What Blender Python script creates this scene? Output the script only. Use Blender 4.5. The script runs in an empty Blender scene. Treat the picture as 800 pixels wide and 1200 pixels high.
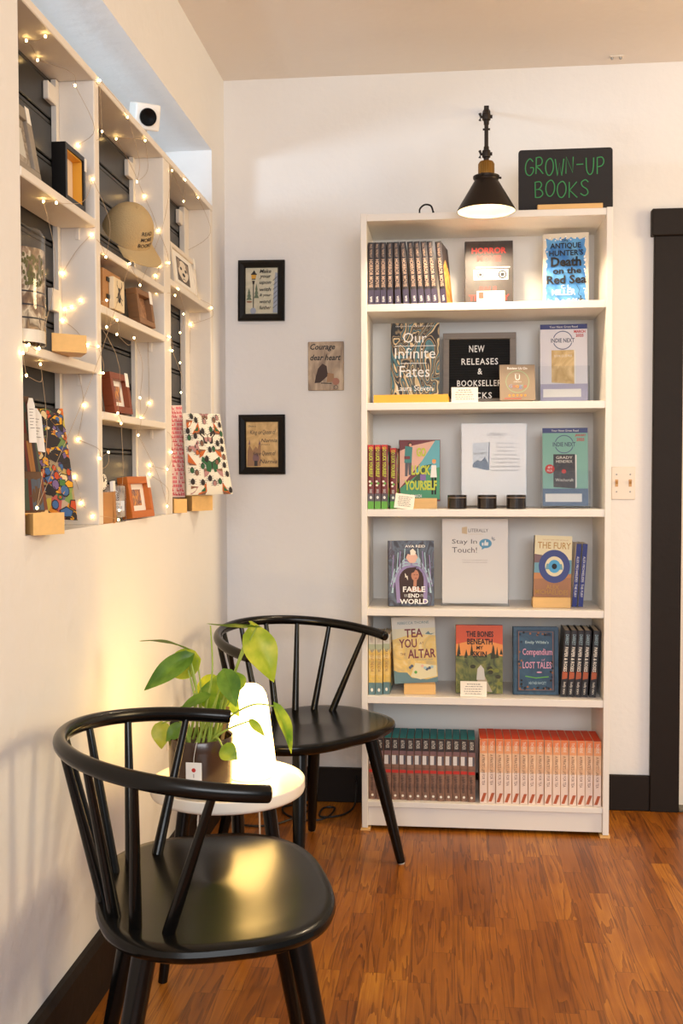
import bpy, bmesh, math, random
from mathutils import Vector, Matrix, noise
PI = math.pi
sc = bpy.context.scene
COL = sc.collection

# ------------------------------------------------------------------ camera
cam_d = bpy.data.cameras.new('camera')
cam = bpy.data.objects.new('camera', cam_d); COL.objects.link(cam)
CAM = Vector((0.7907, -3.6522, 1.183)); YAW, PITCH, ROLL = 0.1021, -0.0382, -0.003
cam.matrix_world = (Matrix.Translation(CAM) @ Matrix.Rotation(YAW, 4, 'Z') @ Matrix.Rotation(PI/2 + PITCH, 4, 'X') @ Matrix.Rotation(ROLL, 4, 'Z'))
cam_d.sensor_fit = 'VERTICAL'; cam_d.sensor_height = 36.0; cam_d.lens = 36.0*1206.4/1200.0
cam_d.clip_start = 0.02
sc.camera = cam

# ------------------------------------------------------------------ world, lights, exposure
world = bpy.data.worlds.new('world'); sc.world = world; world.use_nodes = True
bg = world.node_tree.nodes['Background']
bg.inputs[0].default_value = (0.95, 0.97, 1.0, 1); bg.inputs[1].default_value = 0.30
sc.view_settings.view_transform = 'Standard'; sc.view_settings.look = 'None'
sc.view_settings.exposure = 0.0; sc.view_settings.gamma = 1.0; sc.view_settings.use_curve_mapping = False

def area(name, loc, target, size, power, col, sy=None):
    d = bpy.data.lights.new(name, 'AREA'); d.energy = power; d.color = col
    d.shape = 'RECTANGLE'; d.size = size; d.size_y = sy or size
    o = bpy.data.objects.new(name, d); COL.objects.link(o); o.location = loc
    o.rotation_euler = (Vector(target)-Vector(loc)).to_track_quat('-Z', 'Y').to_euler()
    return o
# unseen area light added behind the camera as a cool daylight key
area('unseen_rear_key', (1.5, -5.8, 1.9), (0.9, 0.0, 1.2), 2.8, 112, (0.93, 0.965, 1.0), 1.3)
# unseen warm fill added at the right, mainly to warm the left wall
area('unseen_warm_fill', (3.7, -1.25, 1.8), (0.0, -1.5, 1.2), 0.9, 58, (1.0, 0.73, 0.38), 1.1)
# sky beyond the open transom of the old window
area('transom_daylight', (-1.25, -2.35, 2.02), (0.1, -0.1, 2.2), 0.40, 32, (0.70, 0.86, 1.0), 0.26)
area('added_soffit_fill', (-0.75, -0.95, 1.55), (-0.08, -0.9, 2.27), 1.6, 9, (0.66, 0.86, 1.0), 0.4)  # extra unseen fill, added to brighten the soffit above the top board

# ------------------------------------------------------------------ materials
def lin(c):
    return tuple(((v/12.92) if v <= 0.04045 else ((v+0.055)/1.055)**2.4) for v in c)
def rgb(r, g, b): return lin((r/255, g/255, b/255))
MATS = {}
def mat(name, c, rough=0.5, metal=0.0, var=0.0, vs=8.0, bump=0.0, bs=60.0, emit=0.0, ec=None, coat=0.0, stretch=None, spec=0.5):
    if name in MATS: return MATS[name]
    m = bpy.data.materials.new(name); m.use_nodes = True
    nt = m.node_tree; b = nt.nodes['Principled BSDF']; L = nt.links
    col = (*rgb(*c), 1)
    b.inputs['Base Color'].default_value = col
    b.inputs['Roughness'].default_value = rough; b.inputs['Metallic'].default_value = metal
    b.inputs['Specular IOR Level'].default_value = spec
    if coat: b.inputs['Coat Weight'].default_value = coat; b.inputs['Coat Roughness'].default_value = 0.12
    tc = nt.nodes.new('ShaderNodeTexCoord'); src = tc.outputs['Object']
    if stretch:
        mp = nt.nodes.new('ShaderNodeMapping'); mp.inputs['Scale'].default_value = stretch
        L.new(src, mp.inputs[0]); src = mp.outputs[0]
    if var:
        n = nt.nodes.new('ShaderNodeTexNoise'); n.inputs['Scale'].default_value = vs; n.inputs['Detail'].default_value = 4
        L.new(src, n.inputs['Vector'])
        mx = nt.nodes.new('ShaderNodeMix'); mx.data_type = 'RGBA'
        mx.inputs[6].default_value = tuple(min(1, v*(1-var)) for v in col[:3])+(1,)
        mx.inputs[7].default_value = tuple(min(1, v*(1+var)) for v in col[:3])+(1,)
        L.new(n.outputs[0], mx.inputs[0]); L.new(mx.outputs[2], b.inputs['Base Color'])
    if bump:
        n2 = nt.nodes.new('ShaderNodeTexNoise'); n2.inputs['Scale'].default_value = bs; n2.inputs['Detail'].default_value = 5
        L.new(src, n2.inputs['Vector'])
        bp = nt.nodes.new('ShaderNodeBump'); bp.inputs['Strength'].default_value = bump; bp.inputs['Distance'].default_value = 0.01
        L.new(n2.outputs[0], bp.inputs['Height']); L.new(bp.outputs[0], b.inputs['Normal'])
    if emit:
        e = ec or c
        b.inputs['Emission Color'].default_value = (*rgb(*e), 1); b.inputs['Emission Strength'].default_value = emit
    MATS[name] = m
    return m
def ramp_mat(name, kind, stops, scale=6.0, dist=4.0, rough=0.45, stretch=(1, 1, 1), detail=3.0, rot=(0, 0, 0)):
    """printed pattern: a wave / noise / voronoi texture through a colour ramp"""
    if name in MATS: return MATS[name]
    m = bpy.data.materials.new(name); m.use_nodes = True
    nt = m.node_tree; b = nt.nodes['Principled BSDF']; L = nt.links
    b.inputs['Roughness'].default_value = rough
    tc = nt.nodes.new('ShaderNodeTexCoord'); mp = nt.nodes.new('ShaderNodeMapping')
    mp.inputs['Scale'].default_value = stretch; mp.inputs['Rotation'].default_value = rot
    L.new(tc.outputs['Object'], mp.inputs[0])
    if kind == 'wave':
        t = nt.nodes.new('ShaderNodeTexWave'); t.inputs['Scale'].default_value = scale; t.inputs['Distortion'].default_value = dist
        t.inputs['Detail'].default_value = detail; t.inputs['Detail Scale'].default_value = 1.2; out = t.outputs['Fac']
    elif kind == 'contour':
        t = nt.nodes.new('ShaderNodeTexNoise'); t.inputs['Scale'].default_value = scale; t.inputs['Detail'].default_value = 1; t.inputs['Distortion'].default_value = dist
        ml = nt.nodes.new('ShaderNodeMath'); ml.operation = 'MULTIPLY'; ml.inputs[1].default_value = detail; L.new(t.outputs[0], ml.inputs[0])
        pg = nt.nodes.new('ShaderNodeMath'); pg.operation = 'FRACT'; L.new(ml.outputs[0], pg.inputs[0]); out = pg.outputs[0]
    elif kind == 'voronoi':
        t = nt.nodes.new('ShaderNodeTexVoronoi'); t.inputs['Scale'].default_value = scale; out = t.outputs['Color']
    else:
        t = nt.nodes.new('ShaderNodeTexNoise'); t.inputs['Scale'].default_value = scale; t.inputs['Detail'].default_value = detail
        t.inputs['Distortion'].default_value = dist; out = t.outputs[0]
    L.new(mp.outputs[0], t.inputs['Vector'])
    r = nt.nodes.new('ShaderNodeValToRGB'); cr = r.color_ramp
    while len(cr.elements) > 1: cr.elements.remove(cr.elements[-1])
    for i, (p, c) in enumerate(stops):
        e = cr.elements[0] if i == 0 else cr.elements.new(p)
        e.position = p; e.color = (*rgb(*c), 1)
    L.new(out, r.inputs[0]); L.new(r.outputs[0], b.inputs['Base Color'])
    MATS[name] = m
    return m
def clear_mat(name, tint=(251, 252, 253), amount=0.025):
    if name in MATS: return MATS[name]
    m = bpy.data.materials.new(name); m.use_nodes = True
    nt = m.node_tree; L = nt.links; nt.nodes.remove(nt.nodes['Principled BSDF'])
    out = nt.nodes['Material Output']
    t = nt.nodes.new('ShaderNodeBsdfTransparent'); t.inputs[0].default_value = (*rgb(*tint), 1)
    g = nt.nodes.new('ShaderNodeBsdfGlossy'); g.inputs['Roughness'].default_value = 0.06
    lw = nt.nodes.new('ShaderNodeLayerWeight'); lw.inputs[0].default_value = 0.25
    ma = nt.nodes.new('ShaderNodeMath'); ma.operation = 'MULTIPLY_ADD'; ma.inputs[1].default_value = 0.55; ma.inputs[2].default_value = amount*0.4
    L.new(lw.outputs['Facing'], ma.inputs[0])
    mx = nt.nodes.new('ShaderNodeMixShader')
    L.new(ma.outputs[0], mx.inputs[0]); L.new(t.outputs[0], mx.inputs[1]); L.new(g.outputs[0], mx.inputs[2]); L.new(mx.outputs[0], out.inputs[0])
    MATS[name] = m
    return m

def floor_mat():
    m = bpy.data.materials.new('oak_strip_floor'); m.use_nodes = True
    nt = m.node_tree; b = nt.nodes['Principled BSDF']; L = nt.links; N = nt.nodes.new
    tc = N('ShaderNodeTexCoord'); sep = N('ShaderNodeSeparateXYZ'); L.new(tc.outputs['Object'], sep.inputs[0])
    def math_(op, a, bb=None):
        n = N('ShaderNodeMath'); n.operation = op
        for i, v in enumerate((a, bb)):
            if v is None: continue
            if isinstance(v, (int, float)): n.inputs[i].default_value = v
            else: L.new(v, n.inputs[i])
        return n.outputs[0]
    W, LEN = 0.054, 0.46
    rx = math_('DIVIDE', sep.outputs[0], W); row = math_('FLOOR', rx); fx = math_('FRACT', rx)
    wn = N('ShaderNodeTexWhiteNoise'); wn.noise_dimensions = '1D'; L.new(row, wn.inputs['W'])
    ry = math_('ADD', math_('DIVIDE', sep.outputs[1], LEN), math_('MULTIPLY', wn.outputs[0], 7.3))
    seg = math_('FLOOR', ry); fy = math_('FRACT', ry)
    cmb = N('ShaderNodeCombineXYZ'); L.new(row, cmb.inputs[0]); L.new(seg, cmb.inputs[1])
    w2 = N('ShaderNodeTexWhiteNoise'); w2.noise_dimensions = '3D'; L.new(cmb.outputs[0], w2.inputs[0])
    # grain: stretched noise offset per board
    off = N('ShaderNodeVectorMath'); off.operation = 'SCALE'; L.new(w2.outputs['Color'], off.inputs[0]); off.inputs['Scale'].default_value = 9.0
    add = N('ShaderNodeVectorMath'); add.operation = 'ADD'; L.new(tc.outputs['Object'], add.inputs[0]); L.new(off.outputs[0], add.inputs[1])
    mp = N('ShaderNodeMapping'); mp.inputs['Scale'].default_value = (26, 1.5, 1); L.new(add.outputs[0], mp.inputs[0])
    n1 = N('ShaderNodeTexNoise'); n1.inputs['Scale'].default_value = 1.0; n1.inputs['Detail'].default_value = 3; n1.inputs['Distortion'].default_value = 0.6
    L.new(mp.outputs[0], n1.inputs['Vector'])
    rings = math_('FRACT', math_('MULTIPLY', n1.outputs[0], 7.0))
    mp2 = N('ShaderNodeMapping'); mp2.inputs['Scale'].default_value = (380, 5, 1); L.new(add.outputs[0], mp2.inputs[0])
    n2 = N('ShaderNodeTexNoise'); n2.inputs['Scale'].default_value = 1.0; n2.inputs['Detail'].default_value = 2
    L.new(mp2.outputs[0], n2.inputs['Vector'])
    n3 = N('ShaderNodeTexNoise'); n3.inputs['Scale'].default_value = 5.0; n3.inputs['Detail'].default_value = 3; L.new(tc.outputs['Object'], n3.inputs['Vector'])
    r = N('ShaderNodeValToRGB'); cr = r.color_ramp
    cr.elements[0].position = 0.0; cr.elements[0].color = (*rgb(98, 50, 9), 1)
    cr.elements[1].position = 1.0; cr.elements[1].color = (*rgb(186, 122, 38), 1)
    e = cr.elements.new(0.35); e.color = (*rgb(130, 72, 14), 1)
    e = cr.elements.new(0.7); e.color = (*rgb(156, 92, 22), 1)
    t1 = math_('ADD', math_('MULTIPLY', w2.outputs[0], 0.52), math_('MULTIPLY', rings, 0.30))
    t2 = math_('ADD', t1, math_('MULTIPLY', n2.outputs[0], 0.30))
    t3 = math_('ADD', t2, math_('MULTIPLY', math_('SUBTRACT', n3.outputs[0], 0.5), 0.5))
    L.new(t3, r.inputs[0])
    gl = math_('MULTIPLY', math_('LESS_THAN', rings, 0.30), math_('SUBTRACT', 0.62, n2.outputs[0])); dk = math_('SUBTRACT', 1.0, math_('MULTIPLY', gl, 1.5))
    gm = N('ShaderNodeMix'); gm.data_type = 'RGBA'; gm.blend_type = 'MULTIPLY'; gm.inputs[0].default_value = 1.0; L.new(r.outputs[0], gm.inputs[6]); L.new(dk, gm.inputs[7])
    ed = math_('MINIMUM', math_('MINIMUM', fx, math_('SUBTRACT', 1.0, fx)), math_('MULTIPLY', math_('MINIMUM', fy, math_('SUBTRACT', 1.0, fy)), LEN/W))
    gap = math_('MULTIPLY', math_('LESS_THAN', ed, 0.014), 0.6)
    mx = N('ShaderNodeMix'); mx.data_type = 'RGBA'; L.new(gap, mx.inputs[0]); L.new(gm.outputs[2], mx.inputs[6]); mx.inputs[7].default_value = (*rgb(84, 42, 16), 1)
    L.new(mx.outputs[2], b.inputs['Base Color'])
    b.inputs['Roughness'].default_value = 0.36
    bp = N('ShaderNodeBump'); bp.inputs['Strength'].default_value = 0.10; bp.inputs['Distance'].default_value = 0.004
    L.new(t2, bp.inputs['Height']); L.new(bp.outputs[0], b.inputs['Normal'])
    return m

WALL = mat('wall_paint', (231, 229, 228), 0.85, bump=0.25, bs=22, var=0.015, vs=3)
CEIL = mat('ceiling_paint', (236, 228, 220), 0.9, bump=0.2, bs=35)
WTRIM = mat('white_painted_wood', (228, 220, 210), 0.55, bump=0.12, bs=30, var=0.02)
WLAM = mat('white_laminate', (234, 229, 222), 0.42)
BTRIM = mat('black_trim_paint', (33, 26, 22), 0.55, bump=0.12, bs=30, var=0.1, spec=0.2)
BOARD = mat('black_beadboard', (36, 35, 33), 0.30, bump=0.05, bs=14, spec=0.4)
BLACK = mat('black_lacquer', (11, 10, 9), 0.22, spec=0.3)
SEATM = mat('black_satin_seat', (12, 11, 9), 0.21, bump=0.02, bs=9, spec=0.22)
BLACKF = mat('black_frame', (14, 12, 12), 0.35, spec=0.3)
DMETAL = mat('dark_bronze_metal', (46, 38, 33), 0.42, 0.6)
BRASS = mat('aged_brass', (134, 98, 44), 0.4, 0.85)
PAPER = mat('paper_white', (240, 236, 230), 0.7)
CARD = mat('card_cream', (240, 232, 218), 0.7)
PAGES = mat('book_pages', (224, 210, 184), 0.85, bump=0.2, bs=300, stretch=(1, 1, 1))
OAK = mat('light_beech', (224, 180, 114), 0.5, var=0.12, vs=14, stretch=(1, 6, 6))
INK = mat('ink_black', (24, 22, 24), 0.6)
INKG = mat('ink_grey', (98, 92, 92), 0.7)
WHITE = mat('print_white', (242, 240, 236), 0.55)
CLEAR = clear_mat('clear_acrylic')
PANE = clear_mat('window_glass', (252, 253, 254), 0.08)

# ------------------------------------------------------------------ mesh builder
_TXT = {}
def text_geo(s, shear=0.0, bold=0.0, spacing=1.0):
    key = (s, shear, bold, spacing)
    if key in _TXT: return _TXT[key]
    cu = bpy.data.curves.new('t', 'FONT'); cu.body = s; cu.resolution_u = 2; cu.shear = shear; cu.offset = bold; cu.space_character = spacing
    o = bpy.data.objects.new('t', cu)
    me = bpy.data.meshes.new_from_object(o)
    vs = [(v.co.x, v.co.y) for v in me.vertices]; fs = [tuple(p.vertices) for p in me.polygons]
    bpy.data.objects.remove(o); bpy.data.curves.remove(cu); bpy.data.meshes.remove(me)
    if vs:
        x0 = min(v[0] for v in vs); x1 = max(v[0] for v in vs); y0 = min(v[1] for v in vs); y1 = max(v[1] for v in vs)
        asp = (x1-x0)/max(1e-6, y1-y0)
        vs = [((x-x0)/(x1-x0), (y-y0)/max(1e-6, y1-y0)) for x, y in vs]
    else: asp = 1
    _TXT[key] = (vs, fs, asp)
    return _TXT[key]

class MB:
    def __init__(s): s.v = []; s.f = []; s.m = []; s.sm = []; s.mats = []; s.M = Matrix()
    def mi(s, m):
        if m not in s.mats: s.mats.append(m)
        return s.mats.index(m)
    def add(s, vs, fs, m, smooth=False):
        n = len(s.v); i = s.mi(m)
        s.v += [tuple(s.M @ Vector(v)) for v in vs]
        for f in fs: s.f.append(tuple(n+k for k in f)); s.m.append(i); s.sm.append(smooth)
        return s
    def box(s, x0, x1, y0, y1, z0, z1, m, bev=0.0, seg=1):
        if bev <= 0:
            vs = [(x, y, z) for x in (x0, x1) for y in (y0, y1) for z in (z0, z1)]
            fs = [(0, 1, 3, 2), (4, 6, 7, 5), (0, 4, 5, 1), (2, 3, 7, 6), (0, 2, 6, 4), (1, 5, 7, 3)]
            return s.add(vs, fs, m)
        bm = bmesh.new(); bmesh.ops.create_cube(bm, size=1)
        for v in bm.verts: v.co = Vector(((x0+x1)/2+v.co.x*(x1-x0), (y0+y1)/2+v.co.y*(y1-y0), (z0+z1)/2+v.co.z*(z1-z0)))
        bmesh.ops.bevel(bm, geom=list(bm.edges), offset=bev, segments=seg, affect='EDGES', profile=0.5)
        return s.bm(bm, m, seg > 1)
    def bm(s, bm, m, smooth=False):
        bm.verts.index_update(); vs = [tuple(v.co) for v in bm.verts]; fs = [tuple(v.index for v in f.verts) for f in bm.faces]
        bm.free(); return s.add(vs, fs, m, smooth)
    def lathe(s, prof, m, n=24, c=(0, 0, 0), smooth=True, ax='z', caps=True):
        vs = []; fs = []
        for r, z in prof:
            for k in range(n):
                a = 2*PI*k/n
                p = (r*math.cos(a), r*math.sin(a), z)
                if ax == 'y': p = (p[0], z, p[1])
                if ax == 'x': p = (z, p[0], p[1])
                vs.append((c[0]+p[0], c[1]+p[1], c[2]+p[2]))
        for i in range(len(prof)-1):
            for k in range(n):
                fs.append((i*n+k, i*n+(k+1) % n, (i+1)*n+(k+1) % n, (i+1)*n+k))
        if caps and prof[0][0] > 1e-6: fs.append(tuple(range(n))[::-1])
        if caps and prof[-1][0] > 1e-6: fs.append(tuple((len(prof)-1)*n+k for k in range(n)))
        return s.add(vs, fs, m, smooth)
    def tube(s, pts, rad, m, n=8, flat=1.0, smooth=True, up=(0, 0, 1), capr=True):
        pts = [Vector(p) for p in pts]
        if not isinstance(rad, (list, tuple)): rad = [rad]*len(pts)
        vs = []; fs = []; upv = Vector(up)
        for i, p in enumerate(pts):
            t = (pts[min(i+1, len(pts)-1)]-pts[max(i-1, 0)]).normalized()
            a = t.cross(upv)
            if a.length < 1e-3: a = t.cross(Vector((1, 0, 0)))
            a.normalize(); b = a.cross(t).normalized()
            for k in range(n):
                q = 2*PI*k/n
                vs.append(tuple(p+(a*math.cos(q)*flat+b*math.sin(q))*rad[i]))
        for i in range(len(pts)-1):
            for k in range(n): fs.append((i*n+k, i*n+(k+1) % n, (i+1)*n+(k+1) % n, (i+1)*n+k))
        fs.append(tuple(range(n))[::-1]); fs.append(tuple((len(pts)-1)*n+k for k in range(n)))
        return s.add(vs, fs, m, smooth)
    def prism(s, poly, x0, x1, m, ax='x'):
        n = len(poly)
        def P(a, b, t): return (t, a, b) if ax == 'x' else ((a, t, b) if ax == 'y' else (a, b, t))
        vs = [P(a, b, x0) for a, b in poly]+[P(a, b, x1) for a, b in poly]
        fs = [tuple(range(n))[::-1], tuple(range(n, 2*n))]+[(k, (k+1) % n, n+(k+1) % n, n+k) for k in range(n)]
        return s.add(vs, fs, m)
    def build(s, name, parent=None):
        me = bpy.data.meshes.new(name); me.from_pydata(s.v, [], s.f)
        for m in s.mats: me.materials.append(m)
        me.polygons.foreach_set('material_index', s.m); me.polygons.foreach_set('use_smooth', s.sm)
        me.update()
        bm = bmesh.new(); bm.from_mesh(me); bmesh.ops.recalc_face_normals(bm, faces=[f for f in bm.faces if f.material_index >= 0 and not getattr(s, 'keepn', False)]); bm.to_mesh(me); bm.free()
        if any(s.sm): me.set_sharp_from_angle(angle=math.radians(40))
        o = bpy.data.objects.new(name, me); COL.objects.link(o)
        if parent: o.parent = parent
        return o

class Plane:
    """a printed face: fractions (u,v) of w x h on an oriented plane"""
    def __init__(s, mb, O, U, V, w, h, eps=0.00022):
        s.mb = mb; s.O = Vector(O); s.U = Vector(U).normalized(); s.V = Vector(V).normalized(); s.N = s.U.cross(s.V); s.w = w; s.h = h; s.k = 1; s.eps = eps
    def P(s, u, v): return tuple(s.O+s.U*u*s.w+s.V*v*s.h+s.N*s.k*s.eps)
    def poly(s, pts, m): s.mb.add([s.P(*p) for p in pts], [tuple(range(len(pts)))], m); s.k += 0.5; return s
    def rect(s, u0, v0, u1, v1, m): return s.poly([(u0, v0), (u1, v0), (u1, v1), (u0, v1)], m)
    def oval(s, u, v, ru, m, rv=None, n=20, a0=0, a1=2*PI):
        rv = rv if rv is not None else ru*s.w/s.h
        return s.poly([(u+ru*math.cos(a0+(a1-a0)*k/n), v+rv*math.sin(a0+(a1-a0)*k/n)) for k in range(n)], m)
    def ring(s, u, v, ru, t, m, rv=None, n=24):
        rv = rv if rv is not None else ru*s.w/s.h
        vs = [s.P(u+ru*f*math.cos(2*PI*k/n), v+rv*f*math.sin(2*PI*k/n)) for f in (1, 1-t) for k in range(n)]
        s.mb.add(vs, [(k, (k+1) % n, n+(k+1) % n, n+k) for k in range(n)], m); s.k += 0.5; return s
    def text(s, t, u0, v0, u1, v1, m, shear=0.0, bold=0.0, spacing=1.0):
        vs, fs, asp = text_geo(t, shear, bold, spacing)
        s.mb.add([s.P(u0+(u1-u0)*x, v0+(v1-v0)*y) for x, y in vs], fs, m); s.k += 0.5; return s
    def lines(s, ls, u0, v0, u1, v1, m, gap=0.35, center=True, **kw):
        """several lines at one height, natural aspect, centred"""
        n = len(ls); lh = (v1-v0)/(n+gap*(n-1))
        for i, t in enumerate(ls):
            vt = v1-i*lh*(1+gap)
            asp = text_geo(t, kw.get('shear', 0), kw.get('bold', 0))[2]
            w = min(u1-u0, asp*lh*s.h/s.w)
            a = (u0+u1)/2-w/2 if center else u0
            s.text(t, a, vt-lh, a+w, vt, m, **kw)
        return s
    def stroke(s, pts, wd, m):
        """a drawn line of width wd (metres) through (u,v) points"""
        Q = [Vector((p[0]*s.w, p[1]*s.h)) for p in pts]; L_ = []; R_ = []
        for i, q in enumerate(Q):
            t = (Q[min(i+1, len(Q)-1)]-Q[max(i-1, 0)]); t = t.normalized() if t.length > 0 else Vector((1, 0))
            nn = Vector((-t.y, t.x))*wd/2; L_.append(q+nn); R_.append(q-nn)
        vs = [s.P(q.x/s.w, q.y/s.h) for q in L_+R_]; n = len(Q)
        s.mb.add(vs, [(i, i+1, n+i+1, n+i) for i in range(n-1)], m); s.k += 0.5; return s

def smooth_pts(P, n=4):
    out = []
    for i in range(len(P)-1):
        p0, p1, p2, p3 = P[max(i-1, 0)], P[i], P[i+1], P[min(i+2, len(P)-1)]
        for k in range(n):
            t_ = k/n
            out.append(tuple(0.5*((2*p1[j])+(-p0[j]+p2[j])*t_+(2*p0[j]-5*p1[j]+4*p2[j]-p3[j])*t_*t_+(-p0[j]+3*p1[j]-3*p2[j]+p3[j])*t_**3) for j in range(len(P[0]))))
    out.append(tuple(P[-1])); return out
# ------------------------------------------------------------------ things
def thing(name, label, cat, loc=(0, 0, 0), rz=0.0, group=None, lean=0.0, roll=0.0):
    o = bpy.data.objects.new(name, None); COL.objects.link(o); o.empty_display_size = 0.05
    o.matrix_world = Matrix.Translation(loc) @ Matrix.Rotation(rz, 4, 'Z') @ Matrix.Rotation(roll, 4, 'Y') @ Matrix.Rotation(lean, 4, 'X')
    return tag(o, label, cat, group)
def tag(o, label, cat, group=None):
    o['label'] = label; o['category'] = cat
    if group: o['group'] = group
    return o
def struct(name, mb):
    o = mb.build(name); o['kind'] = 'structure'; return o
def dup(root, loc=None, rz=None, label=None, group=None, M=None):
    def cp(o, par):
        c = o.copy(); COL.objects.link(c); c.parent = par
        if par: c.matrix_parent_inverse = o.matrix_parent_inverse.copy()
        for ch in [x for x in bpy.data.objects if x.parent == o]: cp(ch, c)
        return c
    kids = {}
    r = cp(root, None)
    if M is not None: r.matrix_world = M
    if loc is not None: r.location = loc
    if rz is not None: r.rotation_euler = (r.rotation_euler[0], r.rotation_euler[1], rz)
    if label: r['label'] = label
    if group: r['group'] = group
    return r

# ================================================================== ROOM
H = 2.575; WT = 0.20
NY0, NY1, NZ0, NZ1 = -1.785, -0.197, 1.065, 2.272
m = MB(); m.box(-0.5, 4.2, -6.0, 0.15, -0.05, 0.0, floor_mat()); struct('floor', m)
m = MB(); m.box(-0.5, 4.2, -6.0, 0.15, H, H+0.05, CEIL); struct('ceiling', m)
m = MB(); m.box(-WT, 1.59, 0.0, 0.12, 0, H, WALL); m.box(1.59, 4.2, 0.0, 0.12, 2.0, H, WALL); m.box(2.45, 4.2, 0.0, 0.12, 0, 2.0, WALL)
struct('wall_back', m)
m = MB()
m.box(-WT, 0, -6.0, 0.0, 0, NZ0, WALL); m.box(-WT, 0, -6.0, 0.0, NZ1, H, WALL)
m.box(-WT, 0, -6.0, NY0, NZ0, NZ1, WALL); m.box(-WT, 0, NY1, 0.0, NZ0, NZ1, WALL)
struct('wall_left', m)
m = MB(); m.box(0, 1.494, -0.018, 0, 0, 0.124, BTRIM, 0.003); struct('baseboard_back', m)
m = MB(); m.prism([(0, 0), (0.02, 0), (0.02, 0.125), (0.012, 0.14), (0, 0.14)], -6.0, -0.018, BTRIM, 'y'); struct('baseboard_left', m)
# black door casing, with a head that overhangs the upright
m = MB(); m.box(1.494, 1.592, -0.022, 0, 0, 1.985, BTRIM, 0.002); m.box(1.483, 2.56, -0.032, 0, 1.985, 2.076, BTRIM, 0.003)
m.box(2.45, 2.55, -0.022, 0, 0, 1.985, BTRIM, 0.002); struct('trim_door', m)
DOORW = mat('door_white', (222, 214, 204), 0.5)
m = MB(); m.box(1.592, 2.45, 0.03, 0.07, 0.012, 1.985, DOORW)
for z0, z1 in ((0.18, 0.85), (1.0, 1.85)):
    for x0, x1 in ((1.70, 1.98), (2.07, 2.35)):
        m.box(x0, x1, 0.024, 0.032, z0, z1, DOORW, 0.006)
d1 = m.build('door_1'); d1['kind'] = 'structure'
m = MB(); m.lathe([(0.0, 0.0), (0.028, 0.004), (0.030, 0.02), (0.022, 0.035), (0.012, 0.04), (0.012, 0.065)], BRASS, 16, (2.38, -0.035, 0.98), ax='y'); m.build('door_handle', d1)
m = MB(); m.box(1.592, 2.45, -0.02, 0.12, 0, 0.012, mat('threshold_grey', (96, 90, 78), 0.5), 0.003); struct('trim_threshold', m)

# --- old window: black boards low, open transom above
m = MB()
z = NZ0
bh = (2.066-NZ0)/11
for i in range(11):
    z0 = NZ0+i*bh
    m.box(-0.112, -0.092, NY0, NY1, z0+0.002, z0+bh*0.86, BOARD, 0.002)
    m.box(-0.112, -0.094, NY0, NY1, z0+bh*0.88, z0+bh-0.001, BOARD, 0.002)
m.box(-0.118, -0.110, NY0, NY1, NZ0, 2.07, mat('groove_black', (14, 14, 14), 0.6))
struct('wall_niche_back', m)
m = MB()
m.box(-0.0915, -0.080, -1.392, -1.3735, NZ0, 2.064, WTRIM); m.box(-0.0915, -0.080, -0.822, -0.8035, NZ0, 2.064, WTRIM); m.box(-0.0915, -0.072, -0.285, -0.2315, NZ0, 2.064, WTRIM, 0.002)
for y0, y1, z0, z1 in ((-1.44, -1.393, 2.005, 2.045), (-0.868, -0.823, 2.0, 2.045), (-1.43, -1.393, 1.545, 1.595), (-0.33, -0.286, 2.0, 2.045)): m.box(-0.0915, -0.078, y0, y1, z0, z1, WTRIM, 0.002)
struct('window_1', m)
m = MB(); m.box(-0.196, -0.19, NY0, NY1, 2.09, NZ1, PANE); struct('window_2', m)
m = MB(); m.box(-0.198, -0.186, NY0, NY1, 2.066, 2.09, WTRIM); m.box(-0.198, -0.186, NY0, NY1, NZ1-0.012, NZ1-0.0005, WTRIM); struct('trim_1', m)

# --- shelf unit set in the window
t = thing('shelf_unit', 'white painted shelf grid built into the old window, wound with fairy lights', 'shelf', (0, 0, NZ0))
def sp(name, x0, x1, y0, y1, z0, z1):
    mm = MB(); mm.box(x0, x1, y0, y1, z0-NZ0, z1-NZ0, WTRIM, 0.002); return mm.build(name, t)
sp('top_board', -0.125, 0.002, NY0+0.001, NY1-0.001, 2.066, 2.085)
D1, D2, D3 = (-1.373, -1.342), (-0.803, -0.738), (-0.231, NY1-0.001)
for a, b in (D1, D2, D3): sp('upright', -0.082, 0.001, a, b, NZ0, 2.066)
SB = {}
for nm, (a, b), z1 in (('A', (NY0+0.001, D1[0]), 1.757), ('B', (NY0+0.001, D1[0]), 1.428), ('C', (D1[1], D2[0]), 1.707), ('D', (D1[1], D2[0]), 1.571), ('E', (D1[1], D2[0]), 1.326), ('F', (D2[1], D3[0]), 1.742)):
    sp('shelf', -0.090, 0.0015, a+0.0005, b-0.0005, z1-0.019, z1); SB[nm] = z1
    mm = MB(); mm.box(-0.046, -0.036, b-0.004, b-0.0005, z1-0.046-NZ0, z1-0.0195-NZ0, WTRIM, 0.001); mm.build('shelf_bracket', t)

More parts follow.
